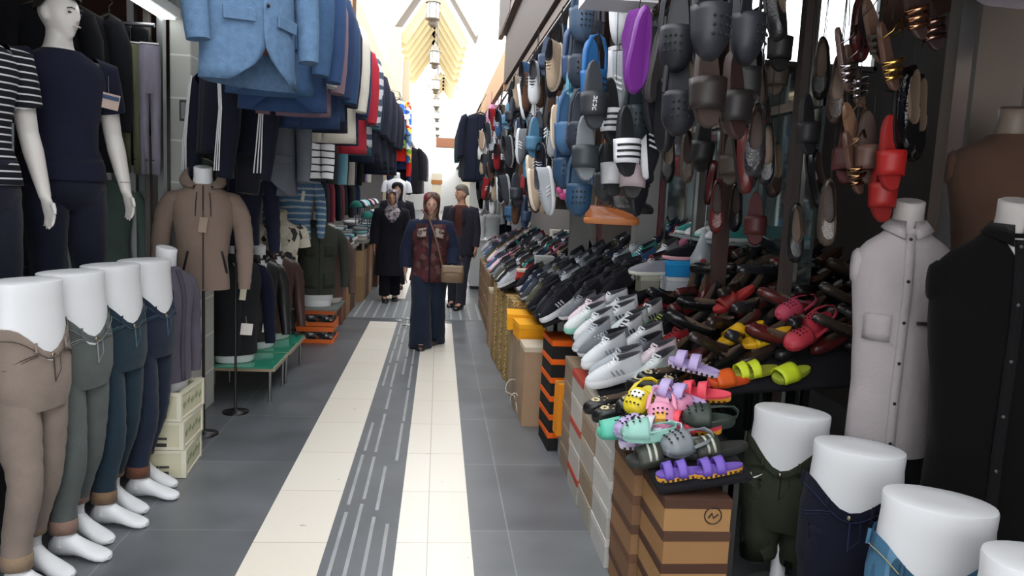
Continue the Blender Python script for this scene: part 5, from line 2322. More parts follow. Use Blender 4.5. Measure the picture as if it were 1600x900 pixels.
put(slide('#2c2e2c', '#34362f', '#b8bcae', .25, False, 2), 1.05, 2.66, hS, -88, 'dark slide with pale leaf print behind the purple sandals, right one', 'slide')
for i, (x, y, yw, up) in enumerate(((.80, 3.08, -90, .016), (.78, 3.18, -85, .016), (1.04, 3.20, -60, .03))):
    put(flat_shoe('#121214', deco='#d8c9a0'), x, y, hS, yw, 'black flat shoe with cream flower embroidery on the slipper board, %s' % ['at the aisle edge', 'farther along the aisle edge', 'under the lilac sandals'][i], 'shoe', up=up)
put(flat_shoe('#101012', deco='#c8bc98', L=.29), 1.20, 3.42, hN, -55, 'large black shoe with cream flower beads at the near corner of the near table', 'shoe', up=.03)
put(flat_shoe('#101012', deco='#c8bc98', L=.29), 1.32, 3.52, hN, -40, 'black shoe with cream flower beads behind the large one', 'shoe', up=.03)
put(slide('#e0b018', '#e3ad12', None, .28), 1.55, 3.70, hN, -75, 'bright yellow slide lying on the dark shoes', 'slide', up=.08)
put(slide('#dca512', '#e6b81c', '#c98a10', .28), 1.63, 3.58, hN, -80, 'second yellow slide in front of the first', 'slide', up=.09)
put(slide('#8a8c2a', '#cfe02a', None, .24, True), 1.50, 3.40, hN, -85, 'lime green two strap slide right of the lilac sandals', 'slide', up=.03)
put(slide('#9aa830', '#c8dc28', None, .22), 1.66, 3.36, hN, -70, 'small lime slide behind the olive trouser mannequin', 'slide', up=.02)
put(clog('#c23a48', L=.28), 1.78, 3.50, hN, -60, 'red pink foam clog right of the yellow slides', 'clog', up=.10)
put(clog('#b83444', L=.28), 1.88, 3.60, hN, -50, 'red pink foam clog half behind the white shirt mannequin', 'clog', up=.10)
put(clog('#c84a64', L=.26), 1.84, 3.76, hN, -60, 'darker pink clog at the back of the red ones', 'clog', up=.08)
put(slide('#d8501e', '#e0601e', None, .22), 1.36, 3.35, hN, -80, 'orange slide behind the coral sandals', 'slide', up=.02)
put(slide('#a02626', '#8f2a26', None), 1.62, 4.0, hN, -80, 'dark red slide among the black shoes', 'slide', up=.10)
put(slide('#8a2420', '#7a2420', None), 1.40, 4.18, hN, -85, 'brownish red slide leaning in the dark pile', 'slide', up=.10)

# ---- props on the tables ----
def lone_box(x, y, hf, yaw, dims, col, lid, label, up=.0):
    o = carton(*dims, col, lid)
    o.location = (x, y, hf(x, y) + up + .02)
    o.rotation_euler = (0, 0, radians(yaw))
    tag(o, label, 'box')
    return o


hF = hM
bx_ = P(1090, 463, 4.75)
for (px, py, Y, dims, col, lid, yaw, label) in (
        (1062, 492, 4.78, (.25, .15, .09), '#c8ccd2', '#d4d8dc', 0, 'white shoe box under the bright blue one'),
        (1064, 468, 4.78, (.26, .16, .10), '#1f86c4', '#2692d0', 0, 'bright blue shoe box on the sneaker table'),
        (1008, 492, 4.75, (.13, .10, .10), '#8f8f80', '#a6a698', 5, 'grey carton under the light grey sneaker'),
        (878, 395, 8.55, (.34, .22, .10), '#e0701c', '#e67a20', 0, 'orange shoe box on the far sneaker table'),
        (880, 381, 8.55, (.34, .22, .08), '#2f8fc8', '#3a98cc', 0, 'blue shoe box between the orange and white ones'),
        (884, 368, 8.55, (.34, .22, .12), '#d8d0c4', '#dcd6ca', 0, 'cream shoe box topping the orange and blue ones'),
        (823, 427, 6.55, (.17, .14, .07), '#b8362c', '#cdbfae', 0, 'red shoe box at the aisle side of the farther table'),
        (850, 415, 6.58, (.16, .14, .17), '#a8aaa8', '#b4b6b4', 0, 'pale grey carton beside the red shoe box')):
    p = P(px, py, Y)
    o = carton(*dims, col, lid)
    o.location = (p.x, Y, p.z - dims[2] / 2)
    if label.startswith('white shoe box'):
        o.location.z = hM(p.x, Y) + .014
        bz1 = o.location.z + dims[2]
    elif label.startswith('bright blue'):
        o.location.z = bz1 + .001
        bz1 += dims[2] + .003
    elif label.startswith('grey carton'):
        o.location.z = hM(p.x, Y) + .014
        bz2 = o.location.z + dims[2] + .002
    o.rotation_euler = (0, 0, radians(yaw))
    tag(o, label, 'box')
    # shoe boxes stand on a riser block where the slope drops away
p = P(1064, 450, 4.78)
o = sneaker('#17171c', '#d8a0a4', '#202024', None, True)
o.location = (p.x, 4.78, bz1)
o.rotation_euler = (0, 0, radians(-85))
tag(o, 'black sneaker with pale pink sole on top of the bright blue box', 'sneaker')
p = P(1010, 470, 4.75)
o = sneaker('#8f9098', '#d6d6cc', '#a8a8ae', None, True)
o.location = (p.x, 4.75, bz2)
o.rotation_euler = (0, 0, radians(-80))
tag(o, 'light grey knit sneaker on the small grey carton left of the blue box', 'sneaker')

# clear plastic bag with red mark hanging beside the post
r = empty('plastic_bag', P(1098, 400, 4.70))
m = MB()
m.loft([ring(0, 0, z, a, b, 20, 2, wr=.12, sd=z * 30) for z, a, b in ((-.09, .05, .03), (-.08, .075, .045), (-.02, .075, .045), (.05, .055, .035), (.11, .03, .02), (.17, .012, .01))], 0, (1, 0))
m.build('bag_film', glass('#c8d0d4', .15, .6), r)
m = MB()
m.ball((-.01, -.047, -.035), (.022, .004, .022), 8)
m.build('red_mark', plast('#a03a3c'), r)
MB().tube([(0, 0, .16), (0, 0, .3), (0, 0, .62)], .003, 5).build('string', cloth('#aaaaaa'), r)
tag(r, 'clear plastic bag with a round red mark hanging beside the dark brown post', 'bag')

# ---- carton stacks at the aisle edge ----
def stack(x, y, rz, n, dims, body, lid, label, cat='shoe box', lab=None, mark=None, name='shoe_box', grp=None, alt=None, z0=.001):
    z = z0
    for i in range(n):
        b, l = (body, lid) if not alt or i % 2 == 0 else alt
        o = carton(*dims, b, l, lab, mark if i == n - 1 else None, name)
        o.location = (x, y, z)
        o.rotation_euler = (0, 0, rz + radians(RN.uniform(-1.2, 1.2)))
        tag(o, label % ORD[n - 1 - i] if n > 1 else label, cat, grp)
        z += dims[2] + .001


R90 = pi / 2
# near taped brown stack: boxes show their end to us
stack(.925, 2.60, 0, 5, (.24, .30, .117), '#a07a50', '#4c342a', 'tan shoe box with dark lid in the front taped stack, %s from the top', mark='#1c1614', grp='taped brown shoe boxes', alt=('#96704a', '#523a2e'))
stack(.885, 2.92, 0, 5, (.22, .32, .117), '#8c6a4c', '#5a4234', 'brown shoe box, second stack along the aisle, %s from top', grp='taped brown shoe boxes', alt=('#7a5c44', '#6a4c3a'))
stack(.865, 3.27, 0, 5, (.20, .32, .13), '#b8b6b2', '#c6c4c0', 'pale grey shoe box in the third stack along the aisle, %s from top', grp='pale shoe boxes at the aisle', alt=('#aeaaa4', '#bcbab6'))
stack(.865, 3.61, 0, 5, (.20, .32, .13), '#a09a90', '#a89f92', 'greyish carton in the fourth stack along the aisle, %s from top', grp='pale shoe boxes at the aisle', alt=('#8f7c68', '#9c8a76'))
stack(.865, 3.95, 0, 5, (.20, .32, .13), '#a8a49c', '#b0483a', 'pale shoe box with red lid in the fifth stack along the aisle, %s from top', grp='pale shoe boxes at the aisle', alt=('#b4aea6', '#b8b2aa'))
stack(.88, 4.29, 0, 5, (.20, .32, .13), '#8a7868', '#94806c', 'dull brown carton in the sixth stack along the aisle, %s from top', grp='pale shoe boxes at the aisle')
# orange and black shoe boxes and the leaning logo box
stack(.84, 4.80, .06, 6, (.24, .33, .117), '#20201f', '#e2621a', 'black shoe box with orange lid beyond the pale stacks, %s from the top', grp='black and orange shoe boxes')
o = carton(.22, .12, .32, '#e08a1e', None, None, '#3a2410', 'logo_box')
o.location = (.86, 4.52, .155)
o.rotation_euler = (0, 0, .05)
tag(o, 'yellow orange box with round dark logo standing upright before the orange lids', 'box')
stack(.86, 4.53, .05, 1, (.14, .14, .15), '#9ea2a6', '#aaaeb2', 'small grey shoe box at floor level under the yellow orange logo box', mark='#333333')
# tall kraft carton with the yellow boxes on it
o = carton(.17, .30, .56, '#a3876c', '#c8baa6', None, None, 'tall_carton')
o.location = (.70, 5.28, .001)
tag(o, 'tall plain kraft carton standing on the floor left of the orange boxes', 'carton')
for i, (x, y, z, yw, c) in enumerate(((.70, 5.62, .54, 3, '#e59a1a'), (.66, 5.94, .56, -4, '#e8a622'))):
    o = carton(.20, .30, .12, c, '#efa824')
    o.location = (x, y, z)
    o.rotation_euler = (0, 0, radians(yw))
    tag(o, 'yellow orange shoe box on the kraft cartons, %s one' % ('nearer', 'farther')[i], 'shoe box', 'yellow orange shoe boxes')
for i, (y, h_, c) in enumerate(((5.62, .535, '#8f7c68'), (5.94, .555, '#a08c74'))):
    o = carton(.19, .30, h_, c, None, None, None, 'tall_carton')
    o.location = (.70, y, .001)
    tag(o, 'brown carton carrying the %s yellow orange shoe box' % ('nearer', 'farther')[i], 'carton')
PW = ((1, 1, 1), '#8a7048', '#b8985a', '#6a5238', '#c4aa70', '#5a4634')
for i, y in enumerate((6.28, 6.62, 6.98, 7.34)):
    stack(.70 - .02 * i, y, 0, 5, (.16, .32, .145), PW, None, 'gold printed shoe box, %s stack before the kraft carton, %%s from top' % ORD[i], grp='gold printed boxes at the aisle')
o = carton(.16, .3, .60, '#a5876a', '#c4b49c', None, None, 'tall_carton')
o.location = (.635, 7.98, .001)
tag(o, 'plain kraft carton at the far end of the boxes, before the white counter', 'carton')
for i, y in enumerate((8.5, 9.0, 9.5, 10.0, 10.5)):
    stack(.74, y, 0, 4, (.3, .4, .17), '#8a6f56', '#9a8068', 'brown carton under the farthest table, %s stack along, %%s from top' % ORD[i], grp='cartons under the farthest table')
# untidy white plastic strap
m = MB()
m.tube([(.585 + .05 * cos(a), 5.52, .17 + .07 * sin(a)) for a in [i * .5 for i in range(8)]] + [(.60, 5.50, .12), (.615, 5.46, .06), (.62, 5.40, .008)], .003, 5)
m.tube([(.61, 5.44, .05 + .0 * i) if False else (.60 + .03 * cos(i * .6), 5.44 + .01 * i, .10 + .05 * sin(i * .6)) for i in range(8)], .003, 5)
s_ = m.build('packing_strap', plast('#d8d4c8'))
tag(s_, 'loose white packing strap curling beside the kraft cartons', 'strap')

# ---- posts and glass shop front ----
mb = MB()
mb.box((1.72, 5.0, 1.55), (.07, .07, 3.0), 0)
mb.box((1.68, 4.96, 1.55), (.02, .02, 3.0), 1)
struct(mb, 'trim_15', [M_('#55504c', .5), metal('#9c9c9a', .3)])
mb = MB()
mb.box((1.82, 3.86, 1.5), (.05, .06, 3.0), 0)
mb.box((1.855, 3.84, 1.5), (.022, .03, 3.0), 1)
mb.box((2.32, 3.2, 1.5), (.24, .2, 3.0), 2)
mb.box((2.44, 3.18, 1.5), (.02, .24, 3.0), 1)
mb.box((2.19, 3.14, 1.5), (.02, .10, 3.0), 1)
struct(mb, 'trim_16', [M_('#4d4340', .6), metal('#b8bab8', .25), M_('#6a6058', .45, 0, .2, 2)])
mb = MB()
mb.box((1.62, 4.30, 1.47), (.075, .075, 2.94), 0)
struct(mb, 'trim_17', M_('#3e2a26', .6))
mb = MB()
mb.box((1.97, 4.9, 1.2), (.02, 2.0, 2.3), 0)
mb.box((2.02, 6.9, 1.5), (.02, 1.8, 2.9), 0)
struct(mb, 'window_2', M_('#8fa2a4', .06, .85, .05, 2, name='reflecting_glass'))
mb = MB()
mb.box((1.95, 5.9, 1.5), (.06, .05, 3.0), 0)
mb.box((1.95, 4.9, 2.15), (.05, 2.0, .05), 0)
mb.box((1.20, 6.5, 1.5), (.16, .10, 3.0), 1)
mb.box((1.36, 6.45, 1.5), (.03, .06, 3.0), 2)
mb.box((1.56, 5.75, 1.5), (.17, .10, 3.0), 1)
mb.box((1.665, 5.72, 1.5), (.03, .06, 3.0), 2)
mb.box((1.70, 5.7, 1.5), (.015, .04, 3.0), 0)
struct(mb, 'trim_18', [metal('#8a8c8c', .3), M_('#7b7b78', .5, 0, .1, 3), plast('#5a2630')])

# ---- hip mannequins at the lower right ----
HG = 'white hip forms in trousers at lower right'
OL = M_('#33382c', .85, 0, .15, 10, .2, 120, .2, 'olive_cotton')
leg_form('white hip mannequin in olive green trousers beside the carton stack', (1.465, 2.93, 0), radians(-38), '#33382c', .775, feet=False, white=.115, dip=.11, group=HG, swoosh=True, detail_mat=OL, stitch='#23271e', wide=.98)
leg_form('white hip mannequin in dark navy trousers, middle of the lower right row', (1.485, 2.46, 0), radians(-35), '#191c2e', .785, feet=False, white=.115, dip=.09, group=HG, stitch='#2e3450', phase=2, detail_mat=cloth('#191b2a'), wide=.98)
leg_form('white hip mannequin in washed blue jeans, largest at the lower right', (1.46, 1.99, 0), radians(-35), '#3a5f7e', .785, feet=False, white=.12, dip=.09, group=HG, stitch='#b8a878', phase=4, wide=.98, detail_mat=patches(['#33526e', '#3c5f7e', '#46708e', '#5f87a4', '#35566f'], 9, .9, 'washed_denim', 'NOISE', (1, 1, .35)))
leg_form('white hip mannequin cut by the lower right corner', (1.47, 1.58, 0), radians(-30), '#20242c', .80, feet=False, white=.12, dip=.08, group=HG)

# shirt torsos at the right edge
WS = M_('#b4adaf', .85, 0, .1, 9, .25, 80, .2, 'white_cotton')
tf = torso_form('torso mannequin in white sleeveless shirt with small black buttons', (1.79, 2.80, 0), radians(-22), WS, sleeve='none', sc=1.0, H=.66, length=.88, collar=WS, placket=WS, buttons=(6, plast('#141416')), pockets=[(.08, .53, .07, .012, plast('#2a2628'), 0), (-.085, .5, .09, .10, WS, 0)], wide=.93, wr=.018, lower=cloth('#1a1a1e'), phase=2, neckmat=M_('#b5b0ae', .45))  # neck colour is white plastic with its shadow painted in as grey
torso_form('torso mannequin in black sleeveless shirt right of the white shirt', (1.83, 2.30, 0), radians(-22), cloth('#070708'), sleeve='none', sc=1.0, H=.56, length=.99, collar=cloth('#070708'), placket=cloth('#121214'), buttons=(6, plast('#3a3a3c')), wide=1.15, wr=.015, lower=cloth('#131318'), openv=.08, neckmat=M_('#aaa5a3', .45))  # neck greyed too, shade put into the white plastic's colour
torso_form('torso mannequin in brown turtleneck hung with a black tag, behind the shirts', (2.17, 2.80, 0), radians(-30), cloth('#4b382e'), sleeve='none', sc=1.0, H=1.25, length=.66, wide=1.05, neckmat=M_('#6f6258', .5), tagc=[(.10, .30, .055, .10, card('#121212'))])
wh = blazer(cloth('#8c8288'), cloth('#8c8288'), .70, .4, False, 'hanging_shirt', closed=True)
p = P(1580, 0, 2.45)
wh.location = (p.x + .06, 2.45, 2.30 + .80)
tag(wh, 'pale mauve garment hanging at the top right corner', 'shirt')
MB().tube([(0, 0, -.01), (0, 0, .1)], .003, 5).build('hook', metal('#888888'), wh)

# ---- hanging rails over the right edge ----
mb = MB()
mb.tube([(.66, 1.6, 2.62), (.66, 13.2, 2.62)], .012, 8)
for y in (1.8, 4.2, 6.6, 9.0, 11.4, 13.0):
    mb.tube([(.66, y, 2.62), (.72, y, 2.95)], .006, 6)
o = mb.build('shoe_rail', metal('#6d6f72'))
tag(o, 'long metal rail over the right alley edge from which shoes hang', 'rail')
mb = MB()
mb.tube([(1.15, 1.9, 2.6), (1.15, 5.4, 2.6)], .012, 8)
mb.tube([(1.39, 2.3, 2.6), (1.39, 5.0, 2.6)], .012, 8)
mb.tube([(1.6, 2.3, 2.6), (1.6, 5.0, 2.6)], .012, 8)
for x in (1.15, 1.39, 1.6):
    for y in (2.4, 4.9):
        mb.tube([(x, y, 2.6), (x, y, 2.95)], .006, 6)
o = mb.build('shoe_rail', metal('#5d5f62'))
tag(o, 'three inner metal rails under the right canopy with dark shoes hung on them', 'rail')
m = MB()
m.box((0, 0, 0), (.26, .18, .035))
m.box((0, -.091, 0), (.26, .004, .02), 1)
o = m.build('sign_tray', [plast('#cfcbd0'), plast('#b0a8ae')])
o.location = P(965, 2, 2.9)
tag(o, 'pale plastic tray hanging under the canopy above the shoes', 'tray')
MB().box((0, 0, .2), (.01, .01, .38)).build('hanger', metal('#888888'), o)


def cord(x, y, z0, z1, label=None):
    m = MB()
    m.tube([(0, 0, 0), (0, 0, z1 - z0)], .0022, 4)
    o = m.build('hanging_cord', cloth('#2b2a2a'))
    o.location = (x, y, z0)
    return o


def hang(o, x, y, z, face, label, cat, grp=None, side=0, scale=1.0, tilt=0):
    """hung by the heel, toe down; face = yaw of the sole/top side; centre at z"""
    # local -y (toe) must point down; rotate about x by +90 turns -y to -z
    R = Matrix.Rotation(face, 3, 'Z') @ Matrix.Rotation(tilt, 3, 'Y') @ Matrix.Rotation(radians(90 + side), 3, 'X')
    o.rotation_euler = R.to_euler()
    o.location = (x, y, z)
    o.scale = (scale,) * 3
    tag(o, label, cat, grp)
    Ri = R.transposed()
    L0_ = Vector((0, .118, .05))
    top_ = Ri @ (Vector((x + .01, y + .02, 2.625)) - Vector((x, y, z))) / scale
    m_ = MB()
    m_.tube([L0_, L0_.lerp(top_, .5), top_], .002, 4)
    m_.build('string', STR_M, o)
    return o


STR_M = cloth('#2b2a2a')
# prominent hung shoes: px, py, depth, kind, args, face (deg), label
NEAR = [
    (1098, 18, 2.05, 'clog', '#23252c', 20, 'large dark clog hanging nearest the camera, top centre'),
    (1062, 50, 2.5, 'clog', '#1f2128', -30, 'black clog hanging left of the large dark one'),
    (1150, 30, 2.2, 'clog', '#202229', 40, 'black clog hanging right of the large dark one'),
    (1100, 130, 2.25, 'slide', ('#3a2c26', '#241c1a'), 10, 'dark brown slide sole hanging below the large clog'),
    (1140, 150, 2.35, 'slide', ('#33201e', '#1c1818'), 30, 'black and oxblood slide hanging beside the dark brown sole'),
    (1060, 150, 2.5, 'clog', '#191a22', -10, 'black clog hanging low left of the brown sole'),
    (905, 18, 3.3, 'clog', '#3d5068', 15, 'slate blue clog hanging at the top of the clog column'),
    (925, 40, 3.45, 'clog', '#39414e', -15, 'dark slate clog right of the top slate blue one'),
    (905, 92, 3.35, 'clog', '#2d3646', 5, 'dark blue clog, second down the clog column'),
    (888, 92, 3.6, 'clog', '#33486a', 30, 'navy clog behind the second one of the column'),
    (920, 115, 3.15, 'clog', '#2c6aa8', 25, 'bright blue clog hanging in the middle of the column'),
    (925, 150, 3.05, 'slide', ('#33373c', '#2a2d32'), 12, 'charcoal slide with white lettering under the bright blue clog'),
    (893, 150, 3.5, 'clog', '#5b94a8', 35, 'pale teal blue clog left of the charcoal slide'),
    (880, 195, 3.4, 'clog', '#3c6288', 20, 'steel blue clog lower in the column'),
    (905, 195, 3.25, 'clog', '#252b38', 0, 'dark navy clog under the charcoal slide'),
    (912, 232, 3.15, 'slide', ('#6e757a', '#2c3438'), 8, 'grey soled dark slide at the bottom of the column'),
    (880, 250, 3.5, 'clog', '#22405e', 10, 'deep blue clog hanging low left of the grey soled slide'),
    (905, 290, 3.3, 'clog', '#20405c', -10, 'deep blue clog, lowest of the column'),
    (942, 272, 3.7, 'clog', '#34373a', 10, 'charcoal clog above the orange brown shoe'),
    (955, 15, 3.2, 'sneaker', 'white and black', 60, 'white and black sneaker hanging below the pale tray'),
    (985, 20, 3.3, 'sneaker', 'white and pink', 80, 'white and pink sneaker hanging right under the pale tray'),
    (965, 80, 3.3, 'slide3', ('#1b1c20', '#dcdce0', '#1b1c20'), 20, 'black slide with white striped strap, upper'),
    (950, 135, 3.2, 'sneaker', 'pale grey', 70, 'pale grey sneaker hanging beside the charcoal slide'),
    (950, 175, 3.15, 'slide3', ('#26272b', '#e0e0e4', '#26272b'), 30, 'white strapped slide with black stripes, middle'),
    (973, 222, 2.95, 'slide3', ('#1d1e22', '#dcdce2', '#1d1e22'), 25, 'white strapped slide with three black stripes, largest one'),
    (953, 258, 3.3, 'slide', ('#26282a', '#c9c9cd'), 20, 'white strapped slide hanging below the largest striped one'),
    (990, 262, 3.2, 'slide', ('#1d1d20', '#a8989c'), -15, 'pale pink strapped dark slide, lowest of the striped ones'),
    (1003, 78, 2.6, 'sneaker', 'purple', 195, 'bright purple sneaker hanging sole outwards'),
    (1032, 100, 2.9, 'sneaker', 'charcoal', 215, 'charcoal mesh sole sneaker paired with the purple one'),
    (1010, 150, 3.0, 'sneaker', 'all black', 50, 'black sneaker hanging under the purple one'),
    (990, 170, 3.1, 'clog', '#1d2b30', 10, 'dark green grey clog below the purple sneaker'),
    (1030, 180, 2.9, 'sneaker', 'all black', 110, 'black sneaker with pale side stripe, hanging at the centre'),
    (1000, 225, 3.1, 'sneaker', 'black with white sole', 80, 'black sneaker low beside the large striped slide'),
    (985, 290, 3.5, 'sneaker', 'all black', 60, 'black sneaker hanging just above the black shoe'),
]
SN['purple'] = ('#5c1f70', '#6a2580', '#8a4aa0', None)
SN['charcoal'] = ('#2c2c30', '#4a4648', '#333337', '#6a6668')
cols = {}
for (px, py, Y, kind, a, face, label) in NEAR:
    p = P(px, py, Y)
    if kind == 'clog':
        o = clog(a)
        cat = 'clog'
    elif kind == 'slide':
        o = slide(a[0], a[1])
        cat = 'slide'
    elif kind == 'slide3':
        o = slide(a[0], a[1], a[2])
        cat = 'slide'
    else:
        c = SN[a]
        o = sneaker(c[0], c[1], c[2], c[3], True)
        cat = 'sneaker'
    fa = face if kind in ('clog', 'slide', 'slide3') else face
    hang(o, p.x, Y, p.z, radians(fa), label, cat, 'shoes hung over the near right edge', side=-6, scale=1.0)
# white upright lettering strokes on the charcoal slide
for o in list(bpy.data.objects):
    if o.get('label', '').startswith('charcoal slide with white lettering'):
        m = MB()
        for k in range(4):
            y = -.022 - .014 * k
            for dx in (-.006, .006):
                m.box((dx - .018, y, .0765 - .004 * k), (.003, .010, .003))
            m.box((-.018, y - .004 * (-1) ** k, .0765 - .004 * k), (.012, .003, .003))
        m.build('lettering', plast('#dcdce0'), [c for c in o.children if c.name.startswith('strap')][0])

# orange brown laced shoe and its black neighbour
def oxford(col, sole, label, px, py, Y, rz, L=.29):
    h = L / 2
    r = empty('laced_shoe', P(px, py, Y), 0, rot=(0, radians(-3), rz))
    tag(r, label, 'shoe')
    d = sneaker_bits(L, .05, -.008, 0)
    m = MB()
    m.loft([[(x, y, z) for x, y in foot_outline(h * s_, .050 * s_)] for z, s_ in ((0, .98), (.004, 1.02), (.026, 1.03), (.03, .99))])
    m.build('sole', plast(sole, .5), r)
    b = d['upper'].build('upper', [leather(col, .25), leather('#5a3a28')], r)
    d['laces'].build('laces', cloth('#7a5236'), r)
    m = MB()
    m.tube([(.0, .09, .09), (.02, .08, .2), (.035, .06, .34), (.03, .04, 1.18)], .003, 6)
    m.build('hanging_string', cloth('#a8743a'), r)
    return r


oxford('#a8623a', '#b56f3c', 'orange brown laced leather shoe hanging alone below the slides', 955, 350, 4.0, radians(88))
oxford('#1d1c20', '#1a1a1c', 'black laced shoe hanging just behind the orange brown one', 985, 333, 4.2, radians(95), .26)
# silvery and gold sandals, red slides at the right
for i, (px, py, Y, a, face, label) in enumerate((
        (1312, 95, 2.9, ('#5a4640', '#b8aeb2', True), 50, 'silver strapped sandal hanging at the left of the gold ones'),
        (1330, 120, 2.95, ('#6a5648', '#a8a0a4', True), 30, 'second silver strapped sandal just behind the first'),
        (1362, 50, 2.8, ('#6a5244', '#3a3028', False), 20, 'tan soled black sandal above the gold one'),
        (1382, 90, 2.7, ('#5c4238', '#d0a85a', True), 35, 'gold strapped sandal hanging below the dark upper ones'),
        (1422, 10, 2.65, ('#3e2e2a', '#c08a68', True), 20, 'copper strapped sandal at the very top'),
        (1448, 30, 2.75, ('#33282a', '#8a6a60', True), 10, 'dim bronze sandal beside the copper one'),
        (1330, 210, 2.9, ('#7a5c48', '#6a4a34', False), 20, 'tan strappy sandal hanging left of the red slide'),
        (1328, 255, 2.85, ('#5a4034', '#8a6a4a', True), 35, 'bronze buckled sandal low left of the red slide'))):
    p = P(px, py, Y)
    o = strap_sandal(*a)
    hang(o, p.x, Y, p.z, radians(face), label, 'sandal', 'sandals hung at the right', side=-10, scale=1.0, tilt=-.25)
for i, (px, py, Y, a, label) in enumerate(((1385, 240, 2.75, ('#8f1614', '#9c1815'), 'bright red slide hanging right of the brown one'), (1350, 232, 2.85, ('#4a3a34', '#5a3f36'), 'brown slide hanging left of the red one'), (1372, 290, 2.8, ('#801412', '#8c1613'), 'red slide hanging lowest, partly under the other red one'))):
    p = P(px, py, Y)
    o = slide(a[0], a[1], None, .28)
    hang(o, p.x, Y, p.z, radians(10), label, 'slide', 'slides hung at the right', side=-6)
for i, (px, py, nm) in enumerate(((1408, 175, 'left'), (1432, 185, 'right'))):
    p = P(px, py, 2.75)
    o = flat_shoe('#08080a', shine=.06, L=.28, heel=.05)
    hang(o, p.x, 2.75 + .05 * i, p.z, radians(10), 'glossy black patent shoe hanging above the red slide, %s of the two' % nm, 'shoe', 'patent shoes hung at the right', side=-6, scale=1.15)
m = MB()
m.tube([(1.6, 2.6, 2.6), (2.35, 2.6, 2.6)], .01, 8)
o = m.build('cross_rail', metal('#5d5f62'))
tag(o, 'short cross rail above the gold sandals', 'rail')

# dark strings of shoes under the canopy, in front of the shop glass
ci = 0
for (sx, sy, n, zt_) in ((1.10, 2.75, 3, 2.3), (1.17, 3.1, 3, 2.25), (1.13, 3.45, 3, 2.35), (1.18, 3.8, 3, 2.3), (1.20, 4.15, 3, 2.3), (1.58, 3.0, 4, 2.3), (1.62, 3.35, 4, 2.2), (1.58, 3.7, 4, 2.25), (1.64, 4.1, 4, 2.3), (1.58, 4.6, 3, 2.2), (1.38, 3.3, 3, 2.3), (1.40, 3.75, 4, 2.3)):
    for k in range(n):
        d = DARK[(ci * 3 + k * 2) % len(DARK)]
        kk = (ci + k) % 3
        if kk == 0:
            o = flat_shoe(d[1])
            cat, nm = 'shoe', d[0] + ' shoe'
        elif kk == 1:
            o = slide(d[1], d[1])
            cat, nm = 'slide', d[0] + ' slide'
        else:
            o = flat_shoe(d[1], shine=.2, lin_='#3a2a24')
            cat, nm = 'shoe', d[0] + ' glossy shoe'
        hang(o, sx + .03 * (-1) ** k, sy - .03, zt_ - k * .24, radians(RN.uniform(-50, 50)), '%s on %s dark string under right canopy, %s down' % (nm, ORD[ci], ORD[k]), cat, 'dark shoes hung under the right canopy', side=RN.uniform(-20, 5), scale=1.0)
    ci += 1

# far wall of hung shoes over the right alley edge
ci = 0
y = 4.35
CLC = ['#2b3c58', '#3f6a94', '#262a33', '#4a7896', '#1f2a3c']
while y < 12.6:
    n = 7 if y > 5.2 else 6
    x = .66 + .05 * sin(ci * 2.3)
    zb = 1.34 if y > 6 else 1.5
    step = (2.50 - zb) / n
    for k in range(n):
        z = 2.46 - k * step
        q = RN.random()
        cn = RN.choice(['grey', 'dark grey', 'black with white sole', 'all black', 'navy', 'pale grey', 'brown', 'red and black', 'white and black', 'all black', 'beige', 'blue', 'dark grey', 'brown'])
        if q < .16 and y < 8:
            c = RN.choice(CLC)
            o = dup(slide(c, c)) if False else slide(c, c)
            cat, nm = 'slide', 'blue or dark slide'
            nm = {'#2b3c58': 'navy', '#3f6a94': 'steel blue', '#262a33': 'charcoal', '#4a7896': 'dusty blue', '#1f2a3c': 'dark navy'}[c] + ' slide'
        else:
            s4 = SN[cn]
            o = sneaker(s4[0], s4[1], s4[2], s4[3], False)
            cat, nm = 'sneaker', cn + ' sneaker'
        hang(o, x + .035 * (-1) ** k, y - .04 - .02 * (k % 2), z, radians(RN.choice([-70, -50, 60, 80, 20, -20])), '%s, %s far string of hung shoes, %s from top' % (nm, ORD[ci], ORD[k]), cat, 'sneakers in the far wall of hung shoes', side=RN.uniform(-16, 8), scale=.95)
    ci += 1
    y += .30 + .012 * ci

# small shelf of white and teal sneakers behind the brown post
r = empty('wall_shelf', (0, 0, 0))
tag(r, 'narrow shelf on the glass shop front with white and teal sneakers', 'shelf')
MB().box((1.80, 4.95, 1.36), (.26, 1.0, .018)).build('board', M_('#8a9496', .3), r)
for y in (4.5, 5.4):
    MB().box((1.90, y, 1.31), (.06, .02, .09)).build('bracket', metal('#888888'), r)
for i in range(5):
    c = SN[['teal', 'white', 'white and mint', 'white', 'teal'][i]]
    o = sneaker(c[0], c[1], c[2], c[3], True)
    o.location = (1.80, 4.53 + i * .2, 1.37)
    o.rotation_euler = (0, radians(0), radians(-70))
    tag(o, '%s sneaker on the narrow shelf against the shop glass, %s along' % (['teal', 'white', 'white and mint', 'white', 'teal'][i], ORD[i]), 'sneaker', 'sneakers on the narrow shelf')

